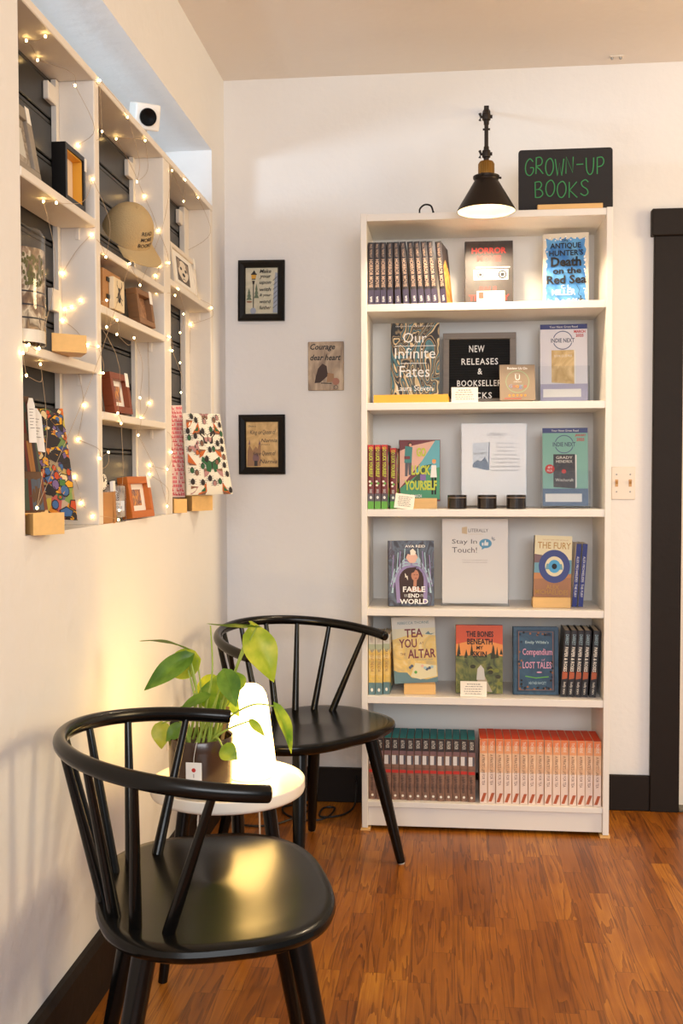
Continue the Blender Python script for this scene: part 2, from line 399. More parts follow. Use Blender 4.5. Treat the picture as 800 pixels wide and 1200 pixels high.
# ================================================================== BOOKCASE
BX0, BX1, BYF, BYB = 0.5118, 1.3118, -0.296, -0.012
bt = thing('bookcase', 'tall white six-tier bookcase filled with displayed books against the back wall', 'bookcase', ((BX0+BX1)/2, (BYF+BYB)/2, 0))
def bp_(name, x0, x1, y0, y1, z0, z1, bev=0.0012):
    cx, cy = (BX0+BX1)/2, (BYF+BYB)/2
    mm = MB(); mm.box(x0-cx, x1-cx, y0-cy, y1-cy, z0, z1, WLAM, bev); return mm.build(name, bt)
bp_('side_panel', BX0, BX0+0.0195, BYF, BYB, 0.008, 2.02); bp_('side_panel', BX1-0.0195, BX1, BYF, BYB, 0.008, 2.02)
SX0, SX1 = BX0+0.0195, BX1-0.0195
bp_('top_panel', SX0, SX1, BYF+0.002, BYB, 1.996, 2.018)
R1, R2, R3, R4, R5, R6 = 1.729, 1.410, 1.063, 0.737, 0.447, 0.096
for zz in (R1, R2, R3, R4, R5): bp_('shelf', SX0, SX1, BYF+0.003, BYB-0.006, zz-0.024, zz)
bp_('bottom_shelf', SX0, SX1, BYF+0.003, BYB-0.006, R6-0.018, R6)
bp_('plinth', SX0, SX1, BYF+0.014, BYF+0.03, 0.012, R6-0.018)
bp_('back_panel', SX0, SX1, BYB-0.006, BYB-0.001, 0.02, 2.0, 0)
for x in (BX0+0.012, BX1-0.012):
    mm = MB(); cx, cy = (BX0+BX1)/2, (BYF+BYB)/2
    mm.prism([(BYF-cy-0.004, 0), (BYF-cy+0.05, 0), (BYF-cy+0.05, 0.008), (BYF-cy-0.004, 0.006)], x-cx-0.016, x-cx+0.016, OAK); mm.build('shim', bt)

# ================================================================== BOOKS
R1, R2, R3, R4, R5, R6 = (v+0.0006 for v in (R1, R2, R3, R4, R5, R6))     # things rest just clear of the shelf faces
def book_parts(root, w, h, tk, cov, front=None, spine=None, pages=PAGES, over=0.002, back=None, boards=None, b=0.0022):
    """canonical: spine at x=0, front cover facing -y, origin at the rear bottom middle; front(plane), spine(plane) draw the print"""
    m = MB(); x0 = -w/2; y0 = -tk
    bd = boards or cov
    m.box(x0+0.0006, x0+w, y0, y0+b, 0, h, bd, 0.0005)
    m.box(x0+0.0006, x0+w, -b, 0, 0, h, bd, 0.0005)
    n = 5
    prof = [(x0-0.0016*math.sin(PI*k/n), y0+(tk)*k/n) for k in range(n+1)]
    m.prism(prof+[(x0+0.0024, 0), (x0+0.0024, y0)], 0, h, cov, 'z')
    if front:
        p = Plane(m, (x0, y0-0.0001, 0), (1, 0, 0), (0, 0, 1), w, h); front(p)
    if spine:
        p = Plane(m, (x0-0.0017, 0, h), (0, 0, -1), (0, -1, 0), h, tk); spine(p)
    m.build('cover', root)
    m = MB(); m.box(x0+0.0026, x0+w-over-0.001, y0+b+0.0002, -b-0.0002, over, h-over, pages); m.build('pages', root)
def place(o, x, yfront, z, rz=0.0, lean=0.0, roll=0.0): return o
def face_book(label, w, h, tk, cov, x, y, z, front, spine=None, lean=6, yaw=0, roll=0, boards=None, group=None, pages=PAGES):
    """face-out book; (x,y,z) is the rear bottom middle"""
    o = thing('book', label, 'book', (x, y, z), math.radians(yaw), group, lean=-math.radians(lean), roll=math.radians(roll))
    book_parts(o, w, h, tk, cov, front, spine, pages, boards=boards); return o
def spine_matrix(x, yspine, z, w, tk, roll=0.0, yaw=0.0):
    """spine-out book whose spine's left edge is x at depth yspine"""
    # canonical rotated +90deg about z: spine faces -y, front cover faces +x
    base = Matrix.Translation((x, yspine, z)) @ Matrix.Rotation(yaw, 4, 'Z') @ Matrix.Rotation(roll, 4, 'Y')
    loc = Matrix.Rotation(PI/2, 4, 'Z') @ Matrix.Translation((w/2, 0, 0))
    return base @ loc
def spine_row(n, labels, w, h, tk, cov, spine, front, place_fn, group, pages=PAGES, boards=None, over=0.002):
    """n spine-out copies; place_fn(i) -> (x, y, z, roll, yaw)"""
    proto = None
    for i in range(n):
        x, y, z, roll, yaw = place_fn(i)
        M = spine_matrix(x, y, z, w, tk, roll, yaw)
        lab = labels(i)
        if proto is None:
            proto = thing('book', lab, 'book', (0, 0, 0), 0, group); book_parts(proto, w, h, tk, cov, front, spine, pages, over, boards=boards, b=0.0022 if over > 0.001 else 0.0005); proto.matrix_world = M
        else: dup(proto, M=M, label=lab)
ORD = ['first', 'second', 'third', 'fourth', 'fifth', 'sixth', 'seventh', 'eighth', 'ninth', 'tenth', 'eleventh', 'twelfth', 'thirteenth', 'fourteenth', 'fifteenth']

def stand(label, x, y, z, w, depth=0.05, h=0.034, slot=0.034, yaw=0, group='wooden book stands'):
    """block with a leaning slot; y is the front face"""
    o = thing('book_stand', label, 'book stand', (x, y, z), math.radians(yaw), group)
    m = MB(); f = 0.014
    poly = [(0, 0), (0, h), (f, h), (f+0.003, 0.012), (f+0.003+slot, 0.012), (f+slot+0.006, h*0.9), (f+slot+0.02, 0.0)]
    m.prism(poly, -w/2, w/2, OAK); m.build('block', o); return o
def note_card(label, x, y, z, w, h, lean=14, yaw=0, roll=0, lines=4, head=True, stamp=False):
    o = thing('shelf_card', label, 'card', (x, y, z), math.radians(yaw), 'shelf talker cards', lean=-math.radians(lean), roll=math.radians(roll))
    m = MB(); m.box(-w/2, w/2, -0.0012, 0, 0, h, CARD, 0)
    p = Plane(m, (-w/2, -0.0012, 0), (1, 0, 0), (0, 0, 1), w, h)
    rnd = random.Random(label)
    for i in range(lines):
        v = 0.80-i*0.62/max(1, lines-1); a = 0.12+rnd.random()*0.08; b = 0.88-rnd.random()*0.12
        if i == 0 and head: a, b = 0.25, 0.75
        u = a
        while u < b:                                   # words as short handwritten dashes
            l = 0.04+rnd.random()*0.09; e = min(b, u+l)
            p.stroke([(u, v), ((u+e)/2, v+0.012), (e, v)], 0.0016 if not (i == 0 and head) else 0.0022, INKG); u = e+0.025
    if stamp: p.rect(0.07, 0.42, 0.24, 0.9, mat('stamp_brown', (96, 56, 32), 0.6))
    m.build('card_sheet', o); return o

# ---------------- row 1
cDK = ramp_mat('cover_dark_plum', 'noise', [(0.3, (26, 22, 26)), (0.7, (50, 40, 44))], 30)
TXTC = mat('print_copper', (196, 164, 142), 0.5); VIO = mat('print_violet', (66, 56, 80), 0.5)
def sp_mystery(p):
    p.rect(0.76, 0.04, 1, 0.96, VIO)
    p.text('PAUL TREMBLAY', 0.03, 0.30, 0.24, 0.70, TXTC); p.text('HORROR MOVIE', 0.27, 0.2, 0.72, 0.80, TXTC, bold=0.02); p.text('wm', 0.86, 0.3, 0.95, 0.7, WHITE)
ORANGEC = ramp_mat('print_sunset', 'noise', [(0.3, (120, 60, 34)), (0.55, (226, 150, 66)), (0.8, (240, 214, 150))], 12)
def fr_mystery(p): p.poly([(0.02, 0.02), (0.98, 0.02), (0.98, 0.55), (0.4, 0.75), (0.02, 0.6)], ORANGEC)
XB = (0, .0200, .0403, .0625, .0880, .1152, .1425, .1652, .1880, .2092, .2372); LB = (0, 0, .006, .009, .033, .060, .078, .085, .090, .094, .100)
def pl1(i): return (0.5335+XB[i], -0.268 if i < 10 else -0.263, R1+0.0003, -LB[i], 0 if i < 10 else math.radians(-9))
spine_row(11, lambda i: f'dark plum book standing {ORD[i]} from the left end of the top shelf' if i < 5 else (f'dark plum book leaning {ORD[i-5]} among the tilted half of the top shelf row' if i < 10 else 'last book of the top shelf row, turned to show its orange cover'),
          0.14, 0.203, 0.0198, cDK, sp_mystery, fr_mystery, pl1, 'dark spined books on the top shelf')

REDT = mat('print_red', (196, 46, 36), 0.5)
cHM = ramp_mat('cover_horror', 'noise', [(0.3, (38, 30, 28)), (0.7, (62, 50, 46))], 5)
def fr_horror(p):
    p.lines(['HORROR', 'MOVIE'], 0.1, 0.68, 0.9, 0.9, REDT, bold=0.03)
    p.rect(0.18, 0.4, 0.9, 0.56, CARD); p.rect(0.22, 0.585, 0.94, 0.60, WHITE)
    p.oval(0.32, 0.48, 0.07, INK); p.oval(0.78, 0.48, 0.09, INK); p.rect(0.40, 0.425, 0.68, 0.535, WHITE)
    p.ring(0.78, 0.48, 0.06, 0.3, WHITE); p.ring(0.32, 0.48, 0.05, 0.3, WHITE)
    p.lines(['PAUL', 'TREMBLAY'], 0.08, 0.08, 0.92, 0.30, REDT, bold=0.03)
face_book('black hardcover with red HORROR MOVIE lettering below the lamp', 0.158, 0.222, 0.03, cHM, 0.929, -0.155, R1, fr_horror, lean=8)
note_card('small white shelf card with a brown stamp before the red lettered book', 0.932, -0.245, R1, 0.09, 0.046, stamp=True, lines=3)
BLUEC = ramp_mat('cover_blue', 'noise', [(0.35, (52, 122, 196)), (0.65, (110, 178, 226))], 5)
CREAMC = mat('cover_cream', (226, 216, 196), 0.5)
def fr_antique(p):
    rnd = random.Random(4); pts = []
    for k in range(48):
        a = 2*PI*k/48; c, s_ = math.cos(a), math.sin(a); q = max(abs(c), abs(s_))
        f = 0.455-0.035*(k % 2)-rnd.random()*0.02
        pts.append((0.5+f*c/q*0.99, 0.5+f*s_/q*1.0))
    vs = [p.P(0.5, 0.5)]+[p.P(*q) for q in pts]
    p.mb.add(vs, [(0, k+1, (k+1) % 48+1) for k in range(48)], BLUEC); p.k += 0.5
    for k in range(40):
        a = rnd.random()*2*PI; c, s_ = math.cos(a), math.sin(a); q = max(abs(c), abs(s_)); f = 0.40+rnd.random()*0.05
        p.oval(0.5+f*c/q, 0.5+f*s_/q, 0.018, WHITE, n=8)
    p.text('THE', 0.40, 0.87, 0.56, 0.915, INK); p.text('ANTIQUE', 0.16, 0.77, 0.83, 0.86, INK, bold=0.02); p.text("HUNTER'S", 0.14, 0.68, 0.88, 0.76, INK, bold=0.02)
    p.text('Death', 0.18, 0.53, 0.84, 0.665, INK, bold=0.035); p.text('on the', 0.22, 0.43, 0.84, 0.515, INK, bold=0.03); p.text('Red Sea', 0.09, 0.29, 0.95, 0.41, INK, bold=0.03)
    p.text('C. L.', 0.40, 0.225, 0.62, 0.275, WHITE, bold=0.02); p.text('MILLER', 0.2, 0.135, 0.72, 0.215, WHITE, bold=0.02)
    p.stroke([(0.74, 0.27), (0.80, 0.2), (0.78, 0.14), (0.84, 0.1)], 0.0014, INK); p.stroke([(0.78, 0.09), (0.82, 0.06), (0.88, 0.08)], 0.003, INK); p.stroke([(0.83, 0.06), (0.83, 0.12)], 0.003, INK)
face_book('cream and blue hardcover about Death on the Red Sea, right end of the top shelf', 0.149, 0.246, 0.032, CREAMC, 1.183, -0.135, R1, fr_antique, lean=8, yaw=-6)

# ---------------- row 2
cINF = ramp_mat('cover_gold_swirls', 'contour', [(0.0, (28, 26, 26)), (0.16, (30, 28, 28)), (0.2, (198, 170, 128)), (0.25, (34, 30, 30)), (0.36, (44, 38, 34)), (0.40, (226, 204, 160)), (0.52, (206, 176, 128)), (0.56, (26, 24, 26)), (0.66, (50, 84, 92)), (0.80, (86, 136, 146)), (0.84, (30, 28, 30)), (0.92, (186, 158, 116)), (1.0, (28, 26, 26))], 8, 1.4, detail=7.0, stretch=(1.6, 1, 0.8))
def fr_inf(p):
    p.text('Our', 0.25, 0.725, 0.74, 0.865, WHITE); p.stroke([(0.08, 0.68), (0.92, 0.68)], 0.002, WHITE)
    p.text('Infinite', 0.08, 0.505, 0.92, 0.655, WHITE); p.stroke([(0.2, 0.44), (0.74, 0.44)], 0.002, WHITE)
    p.text('Fates', 0.18, 0.25, 0.8, 0.405, WHITE); p.text('Laura Steven', 0.12, 0.06, 0.86, 0.135, WHITE)
    p.text('NEW YORK TIMES BESTSELLING AUTHOR', 0.1, 0.945, 0.9, 0.96, WHITE)
face_book('gold swirl patterned hardcover Our Infinite Fates on a yellow book', 0.162, 0.246, 0.03, cINF, 0.684, -0.155, R2+0.0275, fr_inf, lean=6)
cYEL = mat('cover_yellow', (232, 172, 40), 0.45)
o = thing('book', 'yellow book lying flat under the gold swirl hardcover', 'book', (0.677, -0.135, R2+0.001), math.radians(-2), 'books lying flat')
m = MB(); m.box(-0.122, 0.122, -0.13, 0.07, 0, 0.002, INK, 0); m.box(-0.122, 0.122, -0.13, 0.07, 0.024, 0.0262, mat('cover_black_gloss', (30, 27, 25), 0.3), 0); m.box(-0.122, 0.122, -0.131, -0.127, 0.0, 0.0262, cYEL, 0.0008)
m.build('cover', o)
m = MB(); m.box(-0.1215, 0.1215, -0.126, 0.068, 0.0021, 0.0238, mat('yellow_page_edges', (226, 176, 60), 0.7)); m.build('pages', o)

GREYW = mat('grey_washed_wood', (132, 122, 114), 0.6, var=0.14, vs=20, stretch=(1, 1, 8))
FELT = mat('black_felt', (20, 19, 19), 0.9)
o = thing('letter_board', 'grey framed black felt letter board reading NEW RELEASES', 'letter board', (0.900, -0.102, R2), 0, None, lean=-math.radians(5))
m = MB(); W_, H_, F_ = 0.247, 0.246, 0.021
m.box(-W_/2, W_/2, -0.02, 0, 0, F_, GREYW, 0.001); m.box(-W_/2, W_/2, -0.02, 0, H_-F_, H_, GREYW, 0.001)
m.box(-W_/2, -W_/2+F_, -0.02, 0, F_, H_-F_, GREYW, 0.001); m.box(W_/2-F_, W_/2, -0.02, 0, F_, H_-F_, GREYW, 0.001); m.build('frame', o)
m = MB(); m.box(-W_/2+F_, W_/2-F_, -0.008, -0.002, F_, H_-F_, FELT)
for k in range(24):
    zz = F_+0.004+k*(H_-2*F_)/24.2; m.box(-W_/2+F_, W_/2-F_, -0.0105, -0.008, zz, zz+0.0055, FELT)
p = Plane(m, (-W_/2, -0.0109, 0), (1, 0, 0), (0, 0, 1), W_, H_)
for s_, u0, v0, u1, v1 in (('NEW', 0.36, 0.735, 0.57, 0.83), ('RELEASES', 0.255, 0.56, 0.755, 0.65), ('&', 0.475, 0.425, 0.54, 0.51), ('BOOKSELLER', 0.195, 0.26, 0.80, 0.345), ('PICKS', 0.34, 0.09, 0.67, 0.175)):
    p.text(s_, u0, v0, u1, v1, WHITE, bold=0.012, spacing=1.15)
m.build('felt_panel', o)
note_card('white shelf card leaning before the black letter board', 0.848, -0.268, R2, 0.086, 0.05, lean=10, yaw=2, lines=5)
TAUPE = mat('taupe_plastic', (156, 138, 118), 0.3)
STAR = mat('print_star_orange', (240, 160, 50), 0.5)
GB, GR, GY, GG = mat('print_g_blue', (150, 160, 200), 0.5), mat('print_g_red', (206, 120, 100), 0.5), mat('print_g_yellow', (236, 170, 60), 0.5), mat('print_g_green', (150, 180, 140), 0.5)
o = thing('review_plaque', 'taupe Review Us On plaque with five orange stars', 'sign', (1.021, -0.225, R2+0.0065), math.radians(3), None, lean=-math.radians(12))
m = MB(); m.box(-0.058, 0.058, -0.004, 0, 0.0, 0.122, TAUPE, 0.0015); m.box(-0.05, 0.05, 0, 0.03, 0, 0.004, TAUPE)
p = Plane(m, (-0.058, -0.004, 0), (1, 0, 0), (0, 0, 1), 0.116, 0.122)
p.text('Review Us On', 0.22, 0.86, 0.78, 0.93, WHITE, bold=0.02); p.ring(0.5, 0.52, 0.33, 0.05, GG); p.text('U', 0.44, 0.56, 0.57, 0.72, WHITE); p.text('LITERALLY', 0.40, 0.50, 0.61, 0.53, WHITE); p.text('A BOOKSTORE', 0.42, 0.73, 0.56, 0.75, WHITE)
for ch, u, mm_ in (('G', 0.26, GB), ('o', 0.36, GR), ('o', 0.45, GY), ('g', 0.54, GB), ('l', 0.63, GG), ('e', 0.67, GR)):
    p.text(ch, u, 0.35 if ch != 'g' else 0.31, u+(0.09 if ch != 'l' else 0.02), 0.44 if ch in 'Gl' else 0.42, mm_)
for k in range(5):
    cu, cv = 0.27+k*0.11, 0.135
    p.poly([(cu+(0.045 if j % 2 == 0 else 0.02)*math.sin(j*PI/5), cv+(0.045 if j % 2 == 0 else 0.02)*math.cos(j*PI/5)) for j in range(10)], STAR)
p.rect(0.12, 0.04, 0.6, 0.055, REDT)
m.build('plaque', o)

NAVYP = mat('print_navy', (58, 66, 120), 0.4)
def brochure_holder(lab_h, lab_b, x, y, z, w, h, body, band, book, date, extra, yaw=0, lean=9):
    o = thing('brochure_holder', lab_h, 'brochure holder', (x, y, z), math.radians(yaw), 'acrylic brochure holders', lean=-math.radians(lean))
    m = MB(); t_ = 0.0022; ph = 0.12
    m.box(-w/2, w/2, -0.004, -0.004+t_, 0.0, h*0.97, CLEAR); m.build('back_plate', o)
    m = MB(); m.box(-w/2, w/2, -0.034, -0.034+t_, 0, ph, CLEAR); m.box(-w/2, -w/2+t_, -0.0318, -0.0042, 0, ph, CLEAR); m.box(w/2-t_, w/2, -0.0318, -0.0042, 0, ph, CLEAR); m.box(-w/2, w/2, -0.0318, -0.0042, 0, t_, CLEAR)
    m.build('pocket', o)
    b_ = thing('brochure', lab_b, 'brochure', (x, y, z), math.radians(yaw), 'book list brochures', lean=-math.radians(lean))
    m = MB(); w2 = w-0.012; z0 = 0.004; h2 = h-0.006
    for k in range(6): m.box(-w2/2+k*0.0006, w2/2-k*0.0004, -0.022+k*0.0022, -0.0204+k*0.0022, z0, z0+h2-k*0.0012, PAPER)
    p = Plane(m, (-w2/2, -0.022, z0), (1, 0, 0), (0, 0, 1), w2, h2)
    p.rect(0, 0, 1, 1, body); p.rect(0, 0.935, 1, 1, NAVYP); p.text('Your Next Great Read', 0.2, 0.952, 0.8, 0.98, PAPER)
    p.ring(0.48, 0.79, 0.21, 0.09, mat('print_stamp_blue', (84, 96, 130), 0.6)); p.rect(0.22, 0.755, 0.74, 0.82, body); p.text('INDIE NEXT', 0.23, 0.76, 0.73, 0.815, mat('print_slate', (70, 78, 104), 0.6), bold=0.02)
    p.lines(date, 0.72, 0.83, 0.96, 0.92, REDT, bold=0.03)
    p.poly([(0.24, 0.24), (0.72, 0.22), (0.72, 0.66), (0.24, 0.66)], book); p.poly([(0.72, 0.22), (0.75, 0.24), (0.75, 0.65), (0.72, 0.66)], PAPER)
    p.rect(0, 0, 1, 0.22, band); p.rect(0.06, 0.05, 0.86, 0.155, PAPER)
    extra(p)
    m.build('sheets', b_)
LAV = mat('print_lavender_white', (228, 224, 228), 0.4)
GOLDB = ramp_mat('print_gold_book', 'noise', [(0.3, (196, 158, 96)), (0.7, (236, 208, 150))], 9)
def ex1(p): p.text('BOOK CLUB PICK', 0.30, 0.57, 0.68, 0.60, CARD)
brochure_holder('clear acrylic holder at the right of the second shelf', 'lavender white MARCH 2025 book list brochure in a clear holder', 1.177, -0.150, R2, 0.166, 0.268, LAV, mat('print_band_lavender', (172, 168, 192), 0.4), GOLDB, ['MARCH', '2025'], ex1, yaw=-2)

# ---------------- row 3
MAROON = mat('cover_maroon', (110, 34, 34), 0.45); LIME = mat('print_lime', (196, 206, 60), 0.5); GRASSG = mat('print_green', (98, 170, 62), 0.5)
PINKP = mat('print_pink', (226, 180, 160), 0.5); TEALP = mat('print_teal', (100, 176, 190), 0.5); GREENP = mat('print_sea_green', (70, 150, 110), 0.5)
GREYP = mat('print_grey', (88, 84, 92), 0.5)
def sp_luck(p):
    p.rect(0, 0.03, 0.07, 0.97, REDT); p.text('GO LUCK YOURSELF', 0.03, 0.22, 0.50, 0.80, LIME, bold=0.03)
    for k, (u, v) in enumerate(((0.57, 0.35), (0.60, 0.6), (0.63, 0.4))): p.oval(u, v, 0.018, GRASSG if k % 2 else CARD, rv=0.2, n=10)
    p.text('SARA RAASCH', 0.69, 0.28, 0.75, 0.72, WHITE); p.rect(0.76, 0.03, 0.88, 0.97, GREYP); p.oval(0.82, 0.5, 0.025, WHITE, rv=0.2, n=10); p.rect(0.88, 0.03, 1, 0.97, GRASSG)
SKIN, HAIRD, HAIRL = mat('print_skin', (222, 168, 138), 0.6), mat('print_dark_hair', (58, 34, 30), 0.6), mat('print_blonde', (228, 160, 90), 0.6)
def fr_luck(p):
    p.rect(0.01, 0.01, 0.99, 0.99, MAROON)
    p.poly([(0.01, 0.2), (0.95, 0.98), (0.6, 0.98), (0.01, 0.82)], PINKP); p.poly([(0.01, 0.86), (0.9, 0.99), (0.01, 0.99)], MAROON)
    p.poly([(0.36, 0.45), (0.99, 0.5), (0.99, 0.99), (0.88, 0.99)], TEALP); p.poly([(0.05, 0.02), (0.99, 0.02), (0.99, 0.55), (0.55, 0.48), (0.02, 0.2)], GREENP)
    p.poly([(0.3, 0.3), (0.62, 0.58), (0.80, 0.6), (0.5, 0.32)], mat('print_dark_green', (60, 90, 66), 0.6))
    # two small figures
    p.poly([(0.12, 0.62), (0.30, 0.62), (0.32, 0.88), (0.14, 0.9)], mat('print_teal_shirt', (72, 140, 140), 0.6)); p.poly([(0.14, 0.40), (0.2, 0.40), (0.22, 0.62), (0.14, 0.62)], GREYP); p.poly([(0.23, 0.42), (0.29, 0.42), (0.30, 0.62), (0.22, 0.62)], GREYP)
    p.oval(0.26, 0.93, 0.05, HAIRD, n=12); p.oval(0.265, 0.915, 0.035, SKIN, n=12); p.rect(0.12, 0.68, 0.26, 0.73, MAROON)
    p.poly([(0.76, 0.38), (0.92, 0.38), (0.90, 0.58), (0.79, 0.58)], WHITE); p.rect(0.79, 0.10, 0.835, 0.38, INK); p.rect(0.86, 0.10, 0.905, 0.38, INK); p.oval(0.85, 0.635, 0.05, SKIN, n=12); p.oval(0.85, 0.655, 0.05, HAIRL, rv=0.025, n=12)
    p.text('GO', 0.42, 0.72, 0.65, 0.87, LIME, bold=0.04); p.text('LUCK', 0.30, 0.42, 0.76, 0.58, LIME, bold=0.04); p.rect(0.51, 0.33, 0.65, 0.43, mat('print_purple', (132, 110, 170), 0.6)); p.text('YOURSELF', 0.13, 0.17, 0.92, 0.33, LIME, bold=0.04)
    p.text('RAASCH', 0.3, 0.05, 0.55, 0.10, WHITE, bold=0.02); p.text('SARA', 0.17, 0.05, 0.27, 0.10, WHITE, bold=0.02)
spine_row(3, lambda i: f'maroon spined comic romance, {ORD[i]} from the left on the third shelf', 0.13, 0.21, 0.0205, MAROON, sp_luck, fr_luck,
          lambda i: (0.5325+i*0.0222, -0.285, R3, 0, 0 if i < 2 else math.radians(-2)), 'maroon spined books on the third shelf')
o = thing('book', 'maroon paperback turned sideways behind the bright green and red cover', 'book', (0, 0, 0)); book_parts(o, 0.13, 0.20, 0.0205, MAROON, fr_luck, sp_luck); o.matrix_world = spine_matrix(0.6035, -0.250, R3, 0.13, 0.0205, 0, math.radians(-3))
face_book('bright green and red paperback with lime GO LUCK YOURSELF lettering', 0.136, 0.205, 0.022, MAROON, 0.700, -0.184, R3+0.0225, fr_luck, sp_luck, lean=7)
stand('pale wooden stand under the lime lettered paperback', 0.713, -0.236, R3, 0.090)
note_card('white shelf card tilted before the maroon spined books', 0.649, -0.268, R3, 0.064, 0.05, lean=16, roll=7, lines=6, head=False)
PAPERS = mat('sign_paper', (238, 230, 222), 0.45)
def acrylic_sign(label, x, y, z, w, h, draw, lean=1.5):
    o = thing('acrylic_sign', label, 'sign', (x, y, z), 0, 'clear acrylic table signs')
    Lm = Matrix.Translation((0, 0, 0.0062)) @ Matrix.Rotation(-math.radians(lean), 4, 'X')
    m = MB(); m.box(-w/2-0.004, w/2+0.004, -0.028, 0.03, 0.0003, 0.006, CLEAR, 0.001); m.M = Lm; m.box(-w/2-0.002, w/2+0.002, -0.0045, -0.003, 0.0, h, CLEAR); m.box(-w/2-0.002, w/2+0.002, -0.0015, 0, 0.0, h, CLEAR); m.build('holder', o)
    m = MB(); m.M = Lm; m.box(-w/2, w/2, -0.0028, -0.0016, 0.001, h-0.002, PAPERS); p = Plane(m, (-w/2, -0.0028, 0.001), (1, 0, 0), (0, 0, 1), w, h-0.003, 0.00003); draw(p); m.build('printed_sheet', o)
INKL = mat('ink_light_grey', (172, 160, 156), 0.7); GOLDL = mat('ink_pale_gold', (222, 196, 160), 0.7)
BKW = mat('print_pale_blue_grey', (204, 206, 210), 0.6); BKD = mat('print_slate_blue', (82, 94, 116), 0.6)
def sg_author(p):
    p.text('LITERALLY', 0.40, 0.855, 0.70, 0.89, INKG); p.text('A BOOKSTORE', 0.41, 0.83, 0.62, 0.84, INKL)
    p.poly([(0.17, 0.47), (0.41, 0.43), (0.42, 0.775), (0.17, 0.765)], BKW); p.poly([(0.17, 0.47), (0.41, 0.43), (0.41, 0.52), (0.36, 0.60), (0.30, 0.54), (0.24, 0.56), (0.17, 0.51)], BKD); p.poly([(0.41, 0.43), (0.43, 0.44), (0.435, 0.78), (0.42, 0.775)], BKD)
    p.text('ALCHEMY', 0.185, 0.625, 0.39, 0.655, INK); p.text('A TALE OF', 0.2, 0.68, 0.36, 0.695, INKG)
    p.lines(['USA Today, Sunday', 'Times, and Indie', 'bestselling author', 'Rebecca Thorne brings', 'her Tomes & Tea series', 'to a delightful, cozy close', 'for our beloved lesbian', 'lovers and tea lovers.'], 0.46, 0.42, 0.90, 0.775, INKG, gap=0.75)
acrylic_sign('clear acrylic sign with a book picture and grey text behind three candles', 0.948, -0.135, R3, 0.214, 0.278, sg_author)
BUB = mat('print_bubble_blue', (104, 164, 196), 0.6)
def sg_touch(p):
    p.text('LITERALLY', 0.40, 0.845, 0.70, 0.885, INKG); p.text('A BOOKSTORE', 0.40, 0.815, 0.62, 0.825, GOLDL); p.poly([(0.30, 0.83), (0.38, 0.82), (0.38, 0.91), (0.30, 0.90)], GOLDL)
    p.text('Stay In', 0.15, 0.69, 0.53, 0.76, INKG); p.text('Touch!', 0.15, 0.60, 0.53, 0.665, INKG)
    p.oval(0.66, 0.71, 0.095, BUB, rv=0.055); p.poly([(0.61, 0.67), (0.60, 0.635), (0.66, 0.66)], BUB)
    p.poly([(0.605, 0.685), (0.63, 0.685), (0.63, 0.72), (0.605, 0.72)], WHITE); p.poly([(0.64, 0.685), (0.70, 0.685), (0.705, 0.725), (0.665, 0.725), (0.668, 0.75), (0.655, 0.75), (0.64, 0.715)], WHITE)
    for a in (0.3, 0.9, 1.5): p.stroke([(0.755+0.02*math.cos(a), 0.74+0.02*math.sin(a)), (0.76+0.05*math.cos(a), 0.745+0.045*math.sin(a))], 0.0022, BKD)
    p.lines(['Follow us on social media and for more,', 'subscribe to our email newsletter'], 0.2, 0.48, 0.80, 0.52, INKL, gap=0.7)
acrylic_sign('clear acrylic sign reading Stay In Touch with a blue speech bubble', 0.884, -0.19, R4, 0.218, 0.285, sg_touch)
SMOKE = mat('smoked_glass', (40, 33, 30), 0.12, coat=0.5); WAX = mat('dark_wax', (50, 44, 40), 0.6); TINLID = mat('candle_label', (96, 72, 52), 0.5)
for i, (x, lab) in enumerate(((0.824, 'small dark glass candle left of the other two on the third shelf'), (0.921, 'small dark glass candle in the middle of three'), (1.015, 'small dark glass candle nearest the green brochure'))):
    if i == 0:
        cd = thing('candle', lab, 'candle', (x, -0.256, R3), 0, 'dark candles on the third shelf')
        m = MB(); m.lathe([(0.0, 0.0), (0.029, 0.0), (0.0315, 0.002), (0.0315, 0.045), (0.0285, 0.045), (0.0285, 0.034)], SMOKE, 28, caps=False); m.build('jar', cd)
        m = MB(); m.lathe([(0.0284, 0.03), (0.0284, 0.034), (0.0, 0.0335)], WAX, 24); m.build('wax', cd)
        m = MB(); m.lathe([(0.0316, 0.036), (0.032, 0.036), (0.032, 0.0375), (0.0316, 0.0375)], mat('rim_light', (170, 150, 130), 0.4), 28); m.build('rim_band', cd)
        m = MB(); m.tube([(0, 0, 0.033), (0.001, 0, 0.042)], 0.0012, WHITE, 6); m.build('wick', cd)
    else: dup(cd, loc=(x, -0.256, R3), label=lab)
AQUA = mat('print_aqua', (126, 178, 160), 0.4); NAVYB = mat('print_band_navy', (66, 92, 124), 0.4)
DKB = ramp_mat('print_dark_book', 'noise', [(0.35, (30, 28, 34)), (0.6, (60, 44, 40)), (0.8, (40, 90, 90))], 24)
def ex2(p):
    p.text('GRADY', 0.30, 0.60, 0.66, 0.635, CARD); p.text('HENDRIX', 0.30, 0.55, 0.66, 0.585, CARD); p.oval(0.47, 0.44, 0.05, REDT); p.text('Witchcraft', 0.28, 0.31, 0.68, 0.35, CARD)
    p.oval(0.16, 0.47, 0.105, REDT); p.text('#1', 0.115, 0.475, 0.205, 0.51, WHITE); p.text('PICK', 0.10, 0.435, 0.22, 0.462, WHITE)
brochure_holder('clear acrylic holder at the right of the third shelf', 'sea green JANUARY 2025 book list brochure in a clear holder', 1.181, -0.172, R3, 0.160, 0.268, AQUA, NAVYB, DKB, ['JANUARY', '2025'], ex2, yaw=-2)

